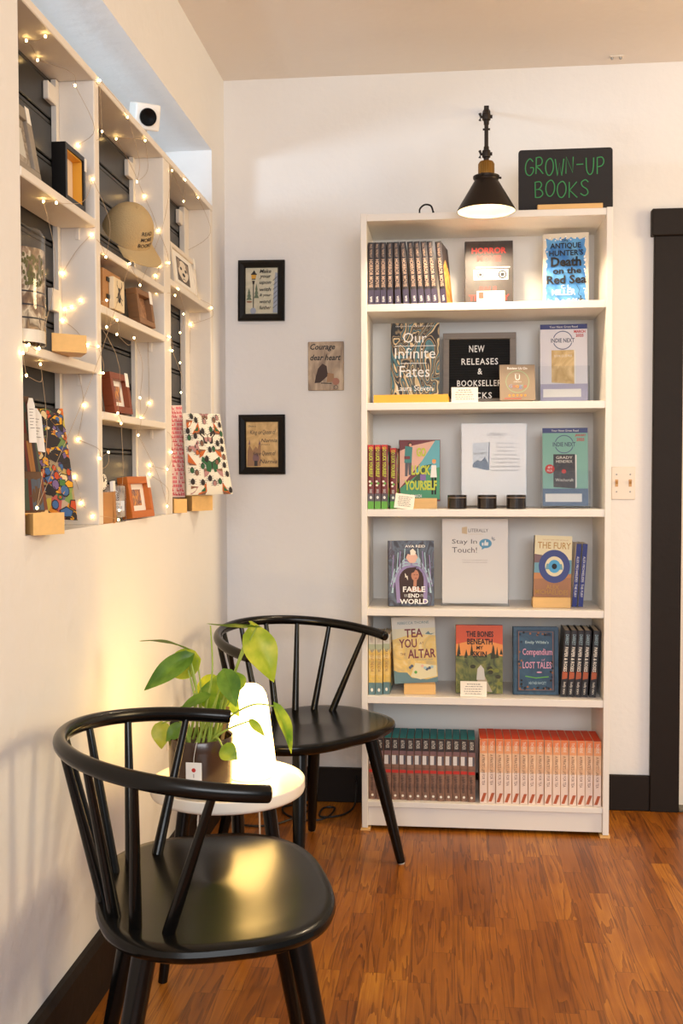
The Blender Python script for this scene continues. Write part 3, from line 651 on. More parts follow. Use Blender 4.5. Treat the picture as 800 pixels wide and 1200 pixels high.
# ---------------- row 4
cFAB = ramp_mat('cover_misty_forest', 'noise', [(0.25, (24, 22, 28)), (0.42, (60, 56, 66)), (0.55, (92, 104, 120)), (0.66, (70, 54, 70)), (0.8, (150, 160, 172))], 16, 1.5, stretch=(1.6, 1, 1))
PALEB, LILAC, RUST = mat('print_pale_blue', (168, 196, 206), 0.5), mat('print_lilac', (148, 132, 178), 0.5), mat('print_rust', (178, 88, 52), 0.5)
WINE_ = mat('print_lip', (128, 44, 44), 0.5)
def sp_fable(p): p.text('FABLE', 0.33, 0.2, 0.62, 0.8, CARD)
def fr_fable(p):
    # arched figure frame
    p.poly([(0.18+0.0, 0.05)]+[(0.5+0.36*math.cos(a), 0.42+0.24*math.sin(a)) for a in [PI-PI*k/14 for k in range(15)]]+[(0.84, 0.05)], LILAC)
    p.poly([(0.26, 0.05)]+[(0.5+0.27*math.cos(a), 0.40+0.19*math.sin(a)) for a in [PI-PI*k/14 for k in range(15)]]+[(0.76, 0.05)], HAIRD)
    FACE = mat('print_face', (190, 128, 98), 0.5); p.poly([(0.54, 0.30), (0.61, 0.30), (0.62, 0.40), (0.55, 0.42)], FACE); p.poly([(0.44, 0.22), (0.52, 0.29), (0.66, 0.29), (0.74, 0.22)], FACE); p.oval(0.58, 0.47, 0.085, FACE, rv=0.085)
    p.poly([(0.40, 0.58), (0.62, 0.60), (0.56, 0.52), (0.50, 0.50), (0.48, 0.36), (0.36, 0.26), (0.28, 0.36), (0.31, 0.50)], HAIRD); p.poly([(0.62, 0.60), (0.74, 0.50), (0.76, 0.34), (0.69, 0.38), (0.67, 0.52)], HAIRD)
    p.stroke([(0.55, 0.475), (0.585, 0.478)], 0.0018, HAIRD); p.stroke([(0.61, 0.478), (0.64, 0.475)], 0.0018, HAIRD); p.stroke([(0.575, 0.425), (0.62, 0.425)], 0.002, WINE_)
    for k in range(4): p.stroke([(0.36, 0.44+0.02*k), (0.42, 0.46-0.02*k)], 0.002, CARD)
    for s_ in (-1, 1):
        for k in range(5):
            p.stroke(smooth_pts([(0.5+s_*(0.42-0.02*k), 0.2+0.08*k), (0.5+s_*(0.37-0.03*k), 0.42+0.05*k), (0.5+s_*(0.22-0.02*k), 0.6+0.03*k), (0.5+s_*0.02, 0.64+0.008*k)], 4), 0.006-0.0006*k, (PALEB, LILAC)[k % 2])
        for k in range(6): p.stroke([(0.5+s_*(0.14+0.05*k), 0.88-0.02*k), (0.5+s_*(0.17+0.05*k), 0.60-0.03*k)], 0.003, (PALEB, GREYP, LILAC)[k % 3])
        for k in range(4): p.stroke([(0.5+s_*(0.46-0.015*k), 0.30+0.03*k), (0.5+s_*(0.40-0.01*k), 0.48+0.03*k)], 0.0035, (LILAC, PALEB)[k % 2])
    p.poly([(0.46, 0.66), (0.38, 0.74), (0.42, 0.80), (0.50, 0.78), (0.60, 0.80), (0.66, 0.72), (0.56, 0.66)], PINKP); p.poly([(0.48, 0.78), (0.47, 0.85), (0.53, 0.88), (0.60, 0.83), (0.58, 0.78)], CARD); p.poly([(0.60, 0.70), (0.66, 0.62), (0.70, 0.70), (0.66, 0.76)], PALEB)
    p.text('AVA REID', 0.36, 0.895, 0.80, 0.935, WHITE, bold=0.015)
    p.text('FABLE', 0.31, 0.215, 0.80, 0.30, WHITE, bold=0.025); p.text('END', 0.43, 0.13, 0.67, 0.19, WHITE, bold=0.025); p.text('FOR THE', 0.34, 0.14, 0.41, 0.18, WHITE); p.text('OF THE', 0.69, 0.14, 0.76, 0.18, WHITE); p.text('WORLD', 0.24, 0.03, 0.86, 0.11, WHITE, bold=0.025)
face_book('dark fantasy hardcover with pale arching hands and FABLE lettering', 0.152, 0.217, 0.032, cFAB, 0.670, -0.205, R4, fr_fable, sp_fable, lean=3, yaw=7)
cFURY = ramp_mat('cover_sea_and_sand', 'noise', [(0.3, (196, 156, 80)), (0.7, (226, 196, 120))], 6)
GOLDT = mat('print_gold', (190, 140, 50), 0.5); BLUE1 = mat('print_cobalt', (24, 38, 120), 0.45); BLUE2 = mat('print_cyan', (60, 160, 210), 0.45); SKYY = mat('print_pale_yellow', (238, 224, 180), 0.5); SANDB = mat('print_brown_sand', (168, 112, 66), 0.5); SEAB = mat('print_sea', (110, 160, 176), 0.5); MAUVE = mat('print_mauve', (126, 92, 92), 0.5)
def sp_fury(p): p.rect(0, 0, 1, 1, BLUE1); p.text('ALEX MICHAELIDES  THE FURY', 0.2, 0.25, 0.85, 0.75, WHITE)
def fr_fury(p):
    p.rect(0.0, 0.0, 1, 0.34, SANDB); p.poly([(0, 0.3), (1, 0.34), (1, 0.40), (0, 0.40)], mat('print_orange_sand', (196, 130, 70), 0.5)); p.rect(0, 0.40, 1, 0.62, SEAB); p.rect(0, 0.62, 1, 1, SKYY); p.poly([(0, 0.56), (0.5, 0.58), (0.25, 0.68), (0, 0.70)], MAUVE)
    p.text('THE FURY', 0.08, 0.79, 0.97, 0.895, GOLDT, bold=0.01); p.text('THE NEW YORK TIMES BESTSELLER', 0.2, 0.925, 0.9, 0.94, GOLDT)
    p.oval(0.54, 0.51, 0.42, BLUE1, rv=0.265, n=32); p.oval(0.54, 0.51, 0.25, SKYY, rv=0.16, n=28); p.poly([(0.3, 0.46), (0.77, 0.46), (0.74, 0.55), (0.33, 0.55)], SEAB); p.oval(0.54, 0.51, 0.16, BLUE2, rv=0.105, n=24); p.oval(0.54, 0.51, 0.07, INK, rv=0.045, n=18)
    p.text('ALEX', 0.34, 0.145, 0.68, 0.215, GOLDT, bold=0.01); p.text('MICHAELIDES', 0.04, 0.06, 0.93, 0.135, GOLDT, bold=0.01)
face_book('sandy paperback THE FURY with a large blue eye amulet on its cover', 0.122, 0.208, 0.02, cFURY, 1.137, -0.180, R4+0.0245, fr_fury, sp_fury, lean=7, roll=2)
stand('pale wooden stand under the blue eye amulet paperback', 1.133, -0.236, R4, 0.122)
for i in range(2):
    o = thing('book', ('thin blue spined paperback touching the blue eye amulet cover', 'thin blue spined paperback farthest right on the fourth shelf')[i], 'book', (0, 0, 0), 0, 'blue spined paperbacks on the fourth shelf'); book_parts(o, 0.13, 0.208, 0.015, BLUE1, None, sp_fury, boards=PAPER); o.matrix_world = spine_matrix(1.2015+i*0.0205, -0.205, R4+0.0015+0.012*0, 0.13, 0.015, math.radians(4), 0)

# ---------------- row 5
cTEA = ramp_mat('cover_yellow_sky', 'noise', [(0.3, (196, 170, 110)), (0.5, (226, 190, 96)), (0.7, (232, 210, 150))], 8)
SLATET = mat('print_teal_grey', (96, 128, 134), 0.5); WINE = mat('print_wine', (116, 30, 40), 0.5); PALEG = mat('print_pale_grey', (206, 204, 196), 0.5)
def sp_tea(p):
    p.rect(0, 0, 0.16, 1, PALEG); p.rect(0.80, 0, 1, 1, SLATET); p.poly([(0.22, 0), (0.30, 0.5), (0.24, 1), (0.16, 1), (0.16, 0)], mat('print_sage', (170, 178, 150), 0.5))
    p.text('TEA YOU AT THE ALTAR', 0.24, 0.3, 0.62, 0.75, mat('print_wine_brown', (140, 84, 60), 0.5)); p.text('THORNE', 0.03, 0.3, 0.13, 0.7, INKL); p.oval(0.92, 0.5, 0.03, CARD, rv=0.2, n=10)
def fr_tea(p):
    p.rect(0, 0.80, 1, 1, PALEG); p.poly([(0, 0.66), (0.5, 0.74), (1, 0.70), (1, 0.82), (0, 0.82)], mat('print_haze', (214, 206, 176), 0.5))
    p.poly([(0, 0), (1, 0), (1, 0.08), (0.75, 0.045), (0.4, 0.08), (0.3, 0.16), (0.1, 0.17), (0, 0.2)], SLATET); p.poly([(0.38, 0.1), (0.6, 0.05), (0.98, 0.09), (0.98, 0.25), (0.5, 0.30)], mat('print_pale_cream', (228, 216, 172), 0.5))
    p.text('REBECCA THORNE', 0.14, 0.885, 0.86, 0.925, SLATET); p.text('TEA', 0.29, 0.685, 0.71, 0.815, WINE, bold=0.02); p.text('YOU', 0.15, 0.53, 0.56, 0.665, WINE, bold=0.02); p.text('AT', 0.62, 0.575, 0.72, 0.61, WINE); p.text('THE', 0.17, 0.42, 0.29, 0.455, WINE); p.text('ALTAR', 0.34, 0.37, 0.98, 0.505, WINE, bold=0.02)
    p.text('A TOMES & TEA NOVEL', 0.5, 0.335, 0.92, 0.35, SLATET)
    for u, v, c in ((0.38, 0.235, BKD), (0.42, 0.255, BKD), (0.5, 0.16, GRASSG), (0.66, 0.25, PINKP), (0.76, 0.20, BKD), (0.82, 0.215, BKD), (0.72, 0.22, PALEB), (0.88, 0.23, PALEB)): p.oval(u, v, 0.035, c, n=10)
    p.poly([(0.76, 0.73), (0.84, 0.77), (0.88, 0.73), (0.98, 0.74), (0.9, 0.715)], SLATET)
spine_row(2, lambda i: f'yellow and teal spined paperback, {ORD[i]} from the left beneath the chair rail end', 0.14, 0.20, 0.0215, cTEA, sp_tea, fr_tea, lambda i: (0.5335+i*0.0232, -0.272, R5, 0, 0), 'yellow and teal paperbacks on the fifth shelf')
o = thing('book', 'yellow and teal paperback turned at an angle behind the cover titled with ALTAR', 'book', (0, 0, 0)); book_parts(o, 0.14, 0.20, 0.0215, cTEA, fr_tea, sp_tea); o.matrix_world = spine_matrix(0.5808, -0.258, R5, 0.14, 0.0215, 0, math.radians(-1.5))
face_book('yellow and grey paperback Tea You at the Altar on a wooden stand', 0.146, 0.222, 0.024, cTEA, 0.688, -0.186, R5+0.0255, fr_tea, sp_tea, lean=8, roll=-3, yaw=3)
stand('pale wooden stand under the Tea You at the Altar paperback', 0.702, -0.256, R5, 0.104, slot=0.036, yaw=3)
cBON = ramp_mat('cover_green_valley', 'noise', [(0.3, (50, 58, 30)), (0.5, (96, 104, 44)), (0.7, (136, 130, 60))], 14)
SUN1, SUN2 = mat('print_sunset_red', (206, 82, 42), 0.5), mat('print_sunset_orange', (230, 146, 70), 0.5); PATH = mat('print_path', (176, 160, 136), 0.5); PINE = mat('print_pine', (52, 50, 26), 0.6)
def fr_bones(p):
    p.rect(0, 0, 1, 0.56, cBON)
    p.rect(0, 0.55, 1, 1, SUN1); p.poly([(0, 0.55), (1, 0.55), (1, 0.72), (0.5, 0.80), (0, 0.72)], SUN2)
    p.poly([(0, 0.5), (0.3, 0.56), (0.5, 0.5), (0.75, 0.6), (1, 0.54), (1, 0.4), (0, 0.4)], cBON)
    p.poly([(0.40, 0.05), (0.78, 0.02), (0.6, 0.28), (0.5, 0.28)], PATH); p.poly([(0.44, 0.2), (0.62, 0.2), (0.60, 0.36), (0.53, 0.42), (0.46, 0.36)], mat('print_mist', (200, 196, 190), 0.5))
    rnd = random.Random(2)
    for k in range(12):
        u = (0.04+0.3*rnd.random()) if k % 2 else (0.68+0.3*rnd.random()); b = 0.5+rnd.random()*0.08; hh = 0.08+rnd.random()*0.14
        p.poly([(u-0.035, b), (u+0.035, b), (u, b+hh)], PINE)
    for k in range(10):
        u = rnd.random(); 
        if 0.36 < u < 0.7: continue
        p.oval(u*0.94+0.03, 0.1+0.3*rnd.random(), 0.06, PINE if k % 2 else mat('print_olive', (120, 124, 50), 0.6), rv=0.03, n=10)
    p.text('THE BONES', 0.22, 0.83, 0.80, 0.915, INK, bold=0.02); p.text('BENEATH', 0.24, 0.72, 0.78, 0.805, INK, bold=0.02); p.text('MY', 0.44, 0.645, 0.58, 0.70, INK, bold=0.015); p.text('SKIN', 0.36, 0.53, 0.66, 0.62, INK, bold=0.02)
face_book('sunset orange and green hardcover The Bones Beneath My Skin', 0.154, 0.225, 0.034, cBON, 0.898, -0.200, R5, fr_bones, lean=4, boards=MAROON)
note_card('white shelf card before the sunset orange and green hardcover', 0.878, -0.276, R5, 0.086, 0.05, lean=12, lines=5)
cCOM = ramp_mat('cover_deep_blue', 'noise', [(0.3, (34, 62, 88)), (0.7, (48, 84, 110))], 10)
ROSE = mat('print_rose', (204, 150, 176), 0.5); BRONZE = mat('print_bronze', (136, 88, 60), 0.5)
def fr_comp(p):
    for k in range(2): p.stroke([(0.09+0.03*k, 0.05+0.02*k), (0.91-0.03*k, 0.05+0.02*k), (0.91-0.03*k, 0.95-0.02*k), (0.09+0.03*k, 0.95-0.02*k), (0.09+0.03*k, 0.05+0.02*k)], 0.0025, (INK, BRONZE)[k])
    rnd = random.Random(7)
    for k in range(46):
        s_ = rnd.random(); q = rnd.choice((0, 1, 2, 3)); u, v = ((0.15, 0.08+s_*0.84), (0.85, 0.08+s_*0.84), (0.12+s_*0.76, 0.10), (0.12+s_*0.76, 0.90))[q]
        p.oval(u+(rnd.random()-0.5)*0.06, v+(rnd.random()-0.5)*0.04, 0.026, rnd.choice((INK, BRONZE, mat('print_navy_leaf', (24, 44, 66), 0.6))), n=8)
    p.text("Emily Wilde's", 0.26, 0.745, 0.78, 0.80, PALEB, bold=0.02); p.text('Compendium', 0.20, 0.56, 0.86, 0.685, ROSE, bold=0.02); p.text('of', 0.62, 0.505, 0.70, 0.535, ROSE); p.text('LOST TALES', 0.20, 0.39, 0.84, 0.49, ROSE, bold=0.02)
    p.oval(0.57, 0.335, 0.06, ROSE, rv=0.012, n=12); p.stroke([(0.26, 0.275), (0.5, 0.25), (0.78, 0.27)], 0.003, GRASSG); p.text('HEATHER FAWCETT', 0.34, 0.155, 0.72, 0.195, PALEB)
face_book('deep blue hardcover with rose Lost Tales lettering and leafy border', 0.147, 0.222, 0.032, cCOM, 1.082, -0.205, R5, fr_comp, lean=4, yaw=2)
cCHA = ramp_mat('cover_charcoal', 'noise', [(0.3, (24, 24, 28)), (0.7, (48, 48, 54))], 18)
def sp_dark(p):
    p.text('DARKEST', 0.06, 0.25, 0.22, 0.75, PALEB); p.text('PAPER & ROSES', 0.25, 0.22, 0.62, 0.75, CARD, bold=0.02); p.poly([(0.62, 0.1), (0.74, 0.1), (0.72, 0.9), (0.63, 0.9)], (RUST if True else LILAC)); p.text('holly stars', 0.78, 0.25, 0.96, 0.75, CARD)
spine_row(5, lambda i: f'charcoal spined paperback, {ORD[i]} in the tilted group beside the deep blue hardcover', 0.13, 0.218, 0.0205, cCHA, sp_dark, lambda p: (p.rect(0.05, 0.05, 0.95, 0.95, GREYP), p.text('ROSES', 0.1, 0.6, 0.9, 0.8, CARD)),
          lambda i: (1.1600+i*0.0221+(0.005 if i == 4 else 0), -0.252, R5+0.0016, math.radians(3.4), math.radians(-0.8)), 'charcoal spined books on the fifth shelf', boards=cCHA)

# ---------------- row 6
cTL = ramp_mat('cover_brown_mauve', 'noise', [(0.3, (104, 76, 64)), (0.7, (150, 112, 92))], 10)
TEALE = mat('teal_page_edge', (22, 124, 132), 0.55); DKBR = mat('print_dark_brown', (44, 34, 34), 0.5); WARMW = mat('print_warm_white', (224, 218, 214), 0.5)
def sp_teal(p):
    p.rect(0, 0.04, 0.20, 0.96, DKBR); p.text('AUTHOR', 0.03, 0.25, 0.16, 0.75, CARD); p.rect(0.20, 0.04, 0.26, 0.96, MAUVE); p.rect(0.275, 0.06, 0.42, 0.6, WARMW); p.rect(0.275, 0.6, 0.42, 0.9, GREYP); p.rect(0.51, 0.04, 0.56, 0.96, REDT)
    p.text('a dark romance', 0.60, 0.25, 0.86, 0.72, DKBR, bold=0.01); p.oval(0.93, 0.5, 0.02, CARD, rv=0.18, n=10)
spine_row(14, lambda i: f'brown spined book with teal page edges, {ORD[i]} from the left on the bottom shelf', 0.14, 0.206, 0.0238, cTL, sp_teal, None, lambda i: (0.533+i*0.0252, -0.268 - (0.004 if i % 4 == 1 else 0), R6, 0, 0), 'teal edged books on the bottom shelf', pages=TEALE, over=0.0004)
cOR = ramp_mat('cover_peach', 'noise', [(0.3, (226, 176, 136)), (0.7, (240, 206, 172))], 6)
REDE = mat('red_orange_page_edge', (226, 78, 36), 0.55); PEACH = mat('print_peach_pink', (236, 214, 200), 0.5); CORAL = mat('print_coral', (224, 124, 72), 0.5)
def sp_or(p):
    p.rect(0, 0.04, 0.10, 0.96, CORAL); p.rect(0.10, 0.04, 0.22, 0.96, mat('print_coral_light', (232, 160, 112), 0.5)); p.rect(0.52, 0.04, 1, 0.96, PEACH)
    p.text("A PIRATE'S LIFE FOR TEA", 0.24, 0.30, 0.72, 0.68, mat('print_brown_ink', (110, 62, 46), 0.5)); p.poly([(0.98, 0.1), (0.84, 0.5), (0.84, 0.9), (0.98, 0.5)], RUST); p.text('THORNE', 0.03, 0.3, 0.18, 0.7, CARD)
spine_row(15, lambda i: f'peach spined book with red orange page edges, {ORD[i]} of the bottom shelf\'s right block', 0.14, 0.212, 0.0250, cOR, sp_or, None, lambda i: (0.8985+i*0.02618, -0.276+(0.003 if i % 3 == 1 else 0), R6, 0, 0), 'red orange edged books on the bottom shelf', pages=REDE, over=0.0004)

# ================================================================== ON TOP OF THE BOOKCASE, PENDANT LAMP
o = thing('chalkboard', 'small black chalkboard lettered GROWN-UP BOOKS in green', 'sign', (1.167, -0.262, 2.0185), 0, None, lean=-math.radians(4))
CHALK = mat('chalkboard_black', (30, 28, 31), 0.75, var=0.08, vs=20); CHG = mat('green_chalk', (60, 138, 84), 0.9)
W_, H_ = 0.297, 0.200; r = 0.010
pts = []
for cx, cy, a0 in ((W_/2-r, r, -PI/2), (W_/2-r, H_-r, 0), (-W_/2+r, H_-r, PI/2), (-W_/2+r, r, PI)):
    for k in range(5): a = a0+PI/2*k/4; pts.append((cx+r*math.cos(a), cy+r*math.sin(a)))
m = MB(); m.prism(pts, -0.006, 0.0, CHALK, 'y')
G1 = {'G': [[(0.95, 0.82), (0.6, 1), (0.2, 0.8), (0.05, 0.45), (0.2, 0.1), (0.6, 0.0), (0.95, 0.2), (0.98, 0.45), (0.6, 0.46)]], 'R': [[(0.1, 0), (0.15, 1)], [(0.12, 0.97), (0.6, 1.0), (0.85, 0.8), (0.7, 0.55), (0.15, 0.45), (0.5, 0.3), (0.95, 0)]],
      'O': [[(0.5, 1), (0.15, 0.8), (0.05, 0.4), (0.25, 0.05), (0.6, 0), (0.92, 0.3), (0.95, 0.7), (0.7, 0.98), (0.45, 0.98)]], 'W': [[(0, 1), (0.25, 0), (0.5, 0.75), (0.75, 0), (1, 1)]], 'N': [[(0.05, 0), (0.1, 1), (0.85, 0.05), (0.92, 1)]],
      '-': [[(0.1, 0.5), (0.9, 0.52)]], 'U': [[(0.05, 1), (0.1, 0.3), (0.4, 0), (0.75, 0.1), (0.9, 0.5), (0.92, 1)]], 'P': [[(0.15, 0), (0.15, 1)], [(0.12, 0.97), (0.7, 1), (0.92, 0.75), (0.7, 0.5), (0.15, 0.42)]],
      'B': [[(0.15, 0), (0.12, 1)], [(0.1, 0.97), (0.6, 1), (0.8, 0.8), (0.55, 0.55), (0.15, 0.5), (0.7, 0.48), (0.92, 0.22), (0.6, 0.02), (0.12, 0.02)]], 'K': [[(0.1, 0), (0.12, 1)], [(0.9, 1), (0.15, 0.48), (0.95, 0)]], 'S': [[(0.9, 0.85), (0.6, 1), (0.2, 0.85), (0.3, 0.6), (0.75, 0.4), (0.85, 0.15), (0.5, 0), (0.08, 0.15)]]}
p = Plane(m, (-W_/2, -0.0061, 0), (1, 0, 0), (0, 0, 1), W_, H_)
def chalk(word, u0, v0, u1, v1):
    n = len(word); cw = (u1-u0)/n
    for i, ch in enumerate(word):
        a = u0+i*cw; f = 0.84
        for st in G1[ch]:
            q = [(a+x*cw*f, v0+(v1-v0)*y+0.02*math.sin(i*1.7)) for x, y in st]
            p.stroke(smooth_pts(q, 4) if ch in 'GOUSPBR' else q, 0.0034, CHG)
chalk('GROWN-UP', 0.07, 0.585, 0.93, 0.855); chalk('BOOKS', 0.165, 0.22, 0.77, 0.475)
m.build('board', o)
o = thing('sign_stand', 'light wooden bar holding the chalkboard upright on the bookcase', 'sign stand', (1.179, -0.262, 2.0185))
m = MB(); m.box(-0.102, 0.102, -0.028, -0.0075, 0, 0.016, OAK, 0.001); m.build('front_bar', o)
m = MB(); m.box(-0.102, 0.102, 0.006, 0.035, 0, 0.016, OAK, 0.001); m.build('rear_bar', o)
o = thing('power_cord', 'thin black cord looping up at the left of the bookcase top', 'cord', (0.725, -0.22, 2.0185))
m = MB(); m.tube(smooth_pts([(-0.10, 0.03, 0.003), (-0.05, 0.01, 0.003), (-0.026, 0, 0.006), (-0.024, 0, 0.03), (-0.008, 0, 0.044), (0.012, 0, 0.040), (0.02, 0, 0.02)], 5), 0.003, BLACKF, 8); m.build('wire', o)
m = MB(); m.lathe([(0.0, 0.0), (0.0055, 0.001), (0.0055, 0.014), (0.003, 0.022), (0.0, 0.022)], BLACKF, 10, (0.02, 0, 0.0)); m.build('plug', o)

LX, LY = 0.910, -0.42
o = thing('wall_lamp', 'dark bronze swing arm lamp with a lit cone shade over the bookcase', 'lamp', (LX, LY, 1.985))
zt = 0.0
m = MB()
sh = [(0.0895, 0.0), (0.0895, 0.003), (0.034, 0.094), (0.034, 0.100), (0.032, 0.100), (0.032, 0.093), (0.0868, 0.003), (0.0868, 0.0), (0.0895, 0.0)]
SHIN = mat('shade_inner_white', (240, 232, 215), 0.5)
m.lathe([(0.0, 0.102), (0.036, 0.102), (0.0385, 0.100), (0.036, 0.094), (0.0895, 0.004), (0.0905, 0.0), (0.0885, 0.0)], DMETAL, 40, caps=False)
m.build('lamp_shade', o)
m = MB(); m.lathe([(0.0882, 0.0005), (0.0345, 0.092), (0.0, 0.0925)], SHIN, 40, caps=False); m.build('shade_lining', o)
m = MB(); m.lathe([(0.036, 0.1), (0.0405, 0.101), (0.0405, 0.107), (0.03, 0.111), (0.0, 0.111)], DMETAL, 28)
for a in (0.2, 2.3, 4.4): m.tube([(0.036*math.cos(a), 0.036*math.sin(a), 0.104), (0.047*math.cos(a), 0.047*math.sin(a), 0.104)], 0.0035, DMETAL, 8)
m.build('shade_ring', o)
m = MB()
n = 32; prof = []
for zz, rr in ((0.109, 0.022), (0.111, 0.0238), (0.146, 0.0238), (0.151, 0.021), (0.152, 0.008)): prof.append((rr, zz))
m.lathe(prof, BRASS, 32)
for k in range(20): a = 2*PI*k/20; m.tube([(0.0236*math.cos(a), 0.0236*math.sin(a), 0.113), (0.0236*math.cos(a), 0.0236*math.sin(a), 0.145)], 0.0014, BRASS, 5)
m.build('lamp_socket', o)
def joint(z):
    mm = MB(); mm.lathe([(0.0, z-0.024), (0.008, z-0.024), (0.0085, z-0.012), (0.0125, z-0.010), (0.0135, z), (0.0125, z+0.010), (0.0085, z+0.012), (0.008, z+0.022), (0.0, z+0.022)], DMETAL, 18)
    mm.tube([(-0.013, 0, z), (0.018, 0, z)], 0.0052, DMETAL, 10); mm.tube([(-0.020, 0, z-0.011), (-0.017, 0, z), (-0.020, 0, z+0.011)], [0.0045, 0.003, 0.0045], DMETAL, 8); mm.tube([(-0.018, 0, z), (-0.012, 0, z)], 0.004, DMETAL, 8)
    return mm
joint(0.175).build('swivel_joint', o)
m = MB(); m.tube([(0, 0, 0.196), (0, 0, 0.288)], 0.0062, DMETAL, 12); m.tube([(-0.011, 0, 0.250), (0.011, 0, 0.250)], 0.0032, DMETAL, 8); m.build('arm_tube', o)
joint(0.288).build('swivel_joint', o)
m = MB(); m.box(-0.0075, 0.0075, -0.007, 0.007, 0.306, 0.320, DMETAL, 0.001); m.tube([(0, 0.004, 0.306), (0.0152, -LY-0.012, 0.440)], 0.0055, DMETAL, 12); m.build('wall_arm', o)
m = MB(); m.lathe([(0.0, 0.0), (0.013, 0.0), (0.013, 0.008), (0.008, 0.016), (0.0, 0.016)][::-1], DMETAL, 20, (0.0152, -LY-0.0165, 0.440), ax='y'); m.build('wall_plate', o)
BULB = mat('lit_bulb', (255, 226, 180), 0.4, emit=38, ec=(255, 218, 168))
m = MB(); m.lathe([(0.0, 0.028), (0.010, 0.030), (0.020, 0.038), (0.024, 0.05), (0.020, 0.066), (0.012, 0.080), (0.012, 0.091)], BULB, 20); m.build('bulb', o)
ld = bpy.data.lights.new('wall_lamp_glow', 'SPOT'); ld.energy = 20; ld.color = (1.0, 0.80, 0.55); ld.spot_size = math.radians(152); ld.spot_blend = 0.25; ld.shadow_soft_size = 0.03
lo = bpy.data.objects.new('wall_lamp_glow', ld); COL.objects.link(lo); lo.location = (LX, LY, 1.985+0.022)

# smoke detector base on the ceiling, switch on the wall
o = thing('ceiling_hook', 'tiny metal plate on the ceiling near the back wall', 'hook', (1.354, -0.069, H))
m = MB(); m.box(-0.022, 0.022, -0.012, 0.012, -0.004, 0, WTRIM, 0.001); m.build('base_plate', o); m = MB(); m.lathe([(0.0, -0.011), (0.004, -0.010), (0.005, -0.004)], mat('steel', (150, 146, 140), 0.3, 0.8), 10, (-0.014, 0, 0)); m.lathe([(0.0, -0.011), (0.004, -0.010), (0.005, -0.004)], MATS['steel'], 10, (0.014, 0, 0)); m.build('screw', o)
o = thing('light_switch', 'cream double light switch beside the black door casing', 'light switch', (1.398, 0, 1.144))
PLATE = mat('switch_plate', (228, 218, 206), 0.45); TOG = mat('switch_toggle', (196, 150, 92), 0.4)
m = MB(); m.box(-0.0405, 0.0405, -0.006, 0, -0.057, 0.057, PLATE, 0.002)
for x in (-0.023, 0.023):
    for zz in (-0.03, 0.03): m.lathe([(0.0, -0.0075), (0.0028, -0.007), (0.003, -0.0055)], MATS['steel'], 10, (x, 0, zz), ax='y')
m.build('plate', o)
for x in (-0.023, 0.023):
    m = MB(); m.box(x-0.005, x+0.005, -0.0068, -0.0058, -0.0125, 0.0125, TOG); m.prism([(-0.0066, -0.004), (-0.018, 0.007), (-0.018, 0.011), (-0.0066, 0.006)], x-0.0035, x+0.0035, TOG); m.build('toggle', o)

# ================================================================== PICTURES ON THE BACK WALL
def framed(label, x0, x1, z0, z1, bw, paperm, draw, roll=0.0):
    cx = (x0+x1)/2; w = x1-x0; h = z1-z0
    o = thing('picture_frame', label, 'picture', (cx, 0, z0), 0, 'framed prints on the back wall', roll=roll)
    m = MB()
    q = [(0, -0.001), (0, -0.016), (bw*0.35, -0.022), (bw*0.85, -0.016), (bw, -0.009), (bw, -0.001)]
    cor = [(-w/2, 0, 1, 1), (w/2, 0, -1, 1), (w/2, h, -1, -1), (-w/2, h, 1, -1)]
    vs = []; fs = []; n = len(q)
    for cxx, czz, sx, sz in cor:
        for d, y in q: vs.append((cxx+sx*d, y, czz+sz*d))
    for c in range(4):
        for k in range(n): fs.append((c*n+k, c*n+(k+1) % n, ((c+1) % 4)*n+(k+1) % n, ((c+1) % 4)*n+k))
    m.add(vs, fs, BLACKF); m.build('frame', o)
    m = MB(); iw, ih = w-2*bw, h-2*bw; m.box(-iw/2-0.002, iw/2+0.002, -0.007, -0.001, bw-0.002, h-bw+0.002, paperm)
    p = Plane(m, (-iw/2, -0.007, bw), (1, 0, 0), (0, 0, 1), iw, ih); draw(p); m.build('print', o)
SAGEP = ramp_mat('print_aged_sage', 'noise', [(0.3, (184, 180, 156)), (0.7, (206, 198, 176))], 10); AMBER = mat('print_amber', (204, 150, 40), 0.5); SNOWY = mat('print_snow_blue', (150, 158, 176), 0.6); FIR = mat('print_fir', (92, 106, 84), 0.6)
def d_lamp(p):
    p.rect(0.23, 0.06, 0.26, 0.72, INK); p.poly([(0.20, 0.72), (0.29, 0.72), (0.27, 0.64), (0.22, 0.64)], INK); p.poly([(0.19, 0.76), (0.31, 0.76), (0.34, 0.86), (0.17, 0.86)], AMBER); p.stroke([(0.19, 0.755), (0.31, 0.755)], 0.003, INK); p.stroke([(0.17, 0.862), (0.35, 0.862)], 0.004, INK); p.poly([(0.18, 0.865), (0.33, 0.865), (0.27, 0.95)], INK)
    for u, b, h_, w_ in ((0.11, 0.30, 0.26, 0.09), (0.34, 0.34, 0.32, 0.08)):
        for k in range(3): p.poly([(u-w_*(1-0.25*k), b+h_*0.28*k), (u+w_*(1-0.25*k), b+h_*0.28*k), (u, b+h_*(0.45+0.28*k))], FIR)
    p.oval(0.24, 0.06, 0.09, SNOWY, rv=0.07); p.oval(0.12, 0.26, 0.09, BRONZE, rv=0.02, n=12)
    p.poly([(0.86, 0.02), (1, 0.02), (1, 0.88), (0.93, 0.9), (0.88, 0.5)], SNOWY)
    for k in range(7): p.stroke([(0.86+0.02*(k % 2), 0.12+0.1*k), (0.99, 0.2+0.1*k)], 0.002, INKG)
    for i, s_ in enumerate(('Make', 'your', 'upon', 'with', '& your', 'word', 'further')): p.text(s_, 0.44, 0.885-i*0.132, 0.80, 0.965-i*0.132, INK, shear=0.25, bold=0.012)
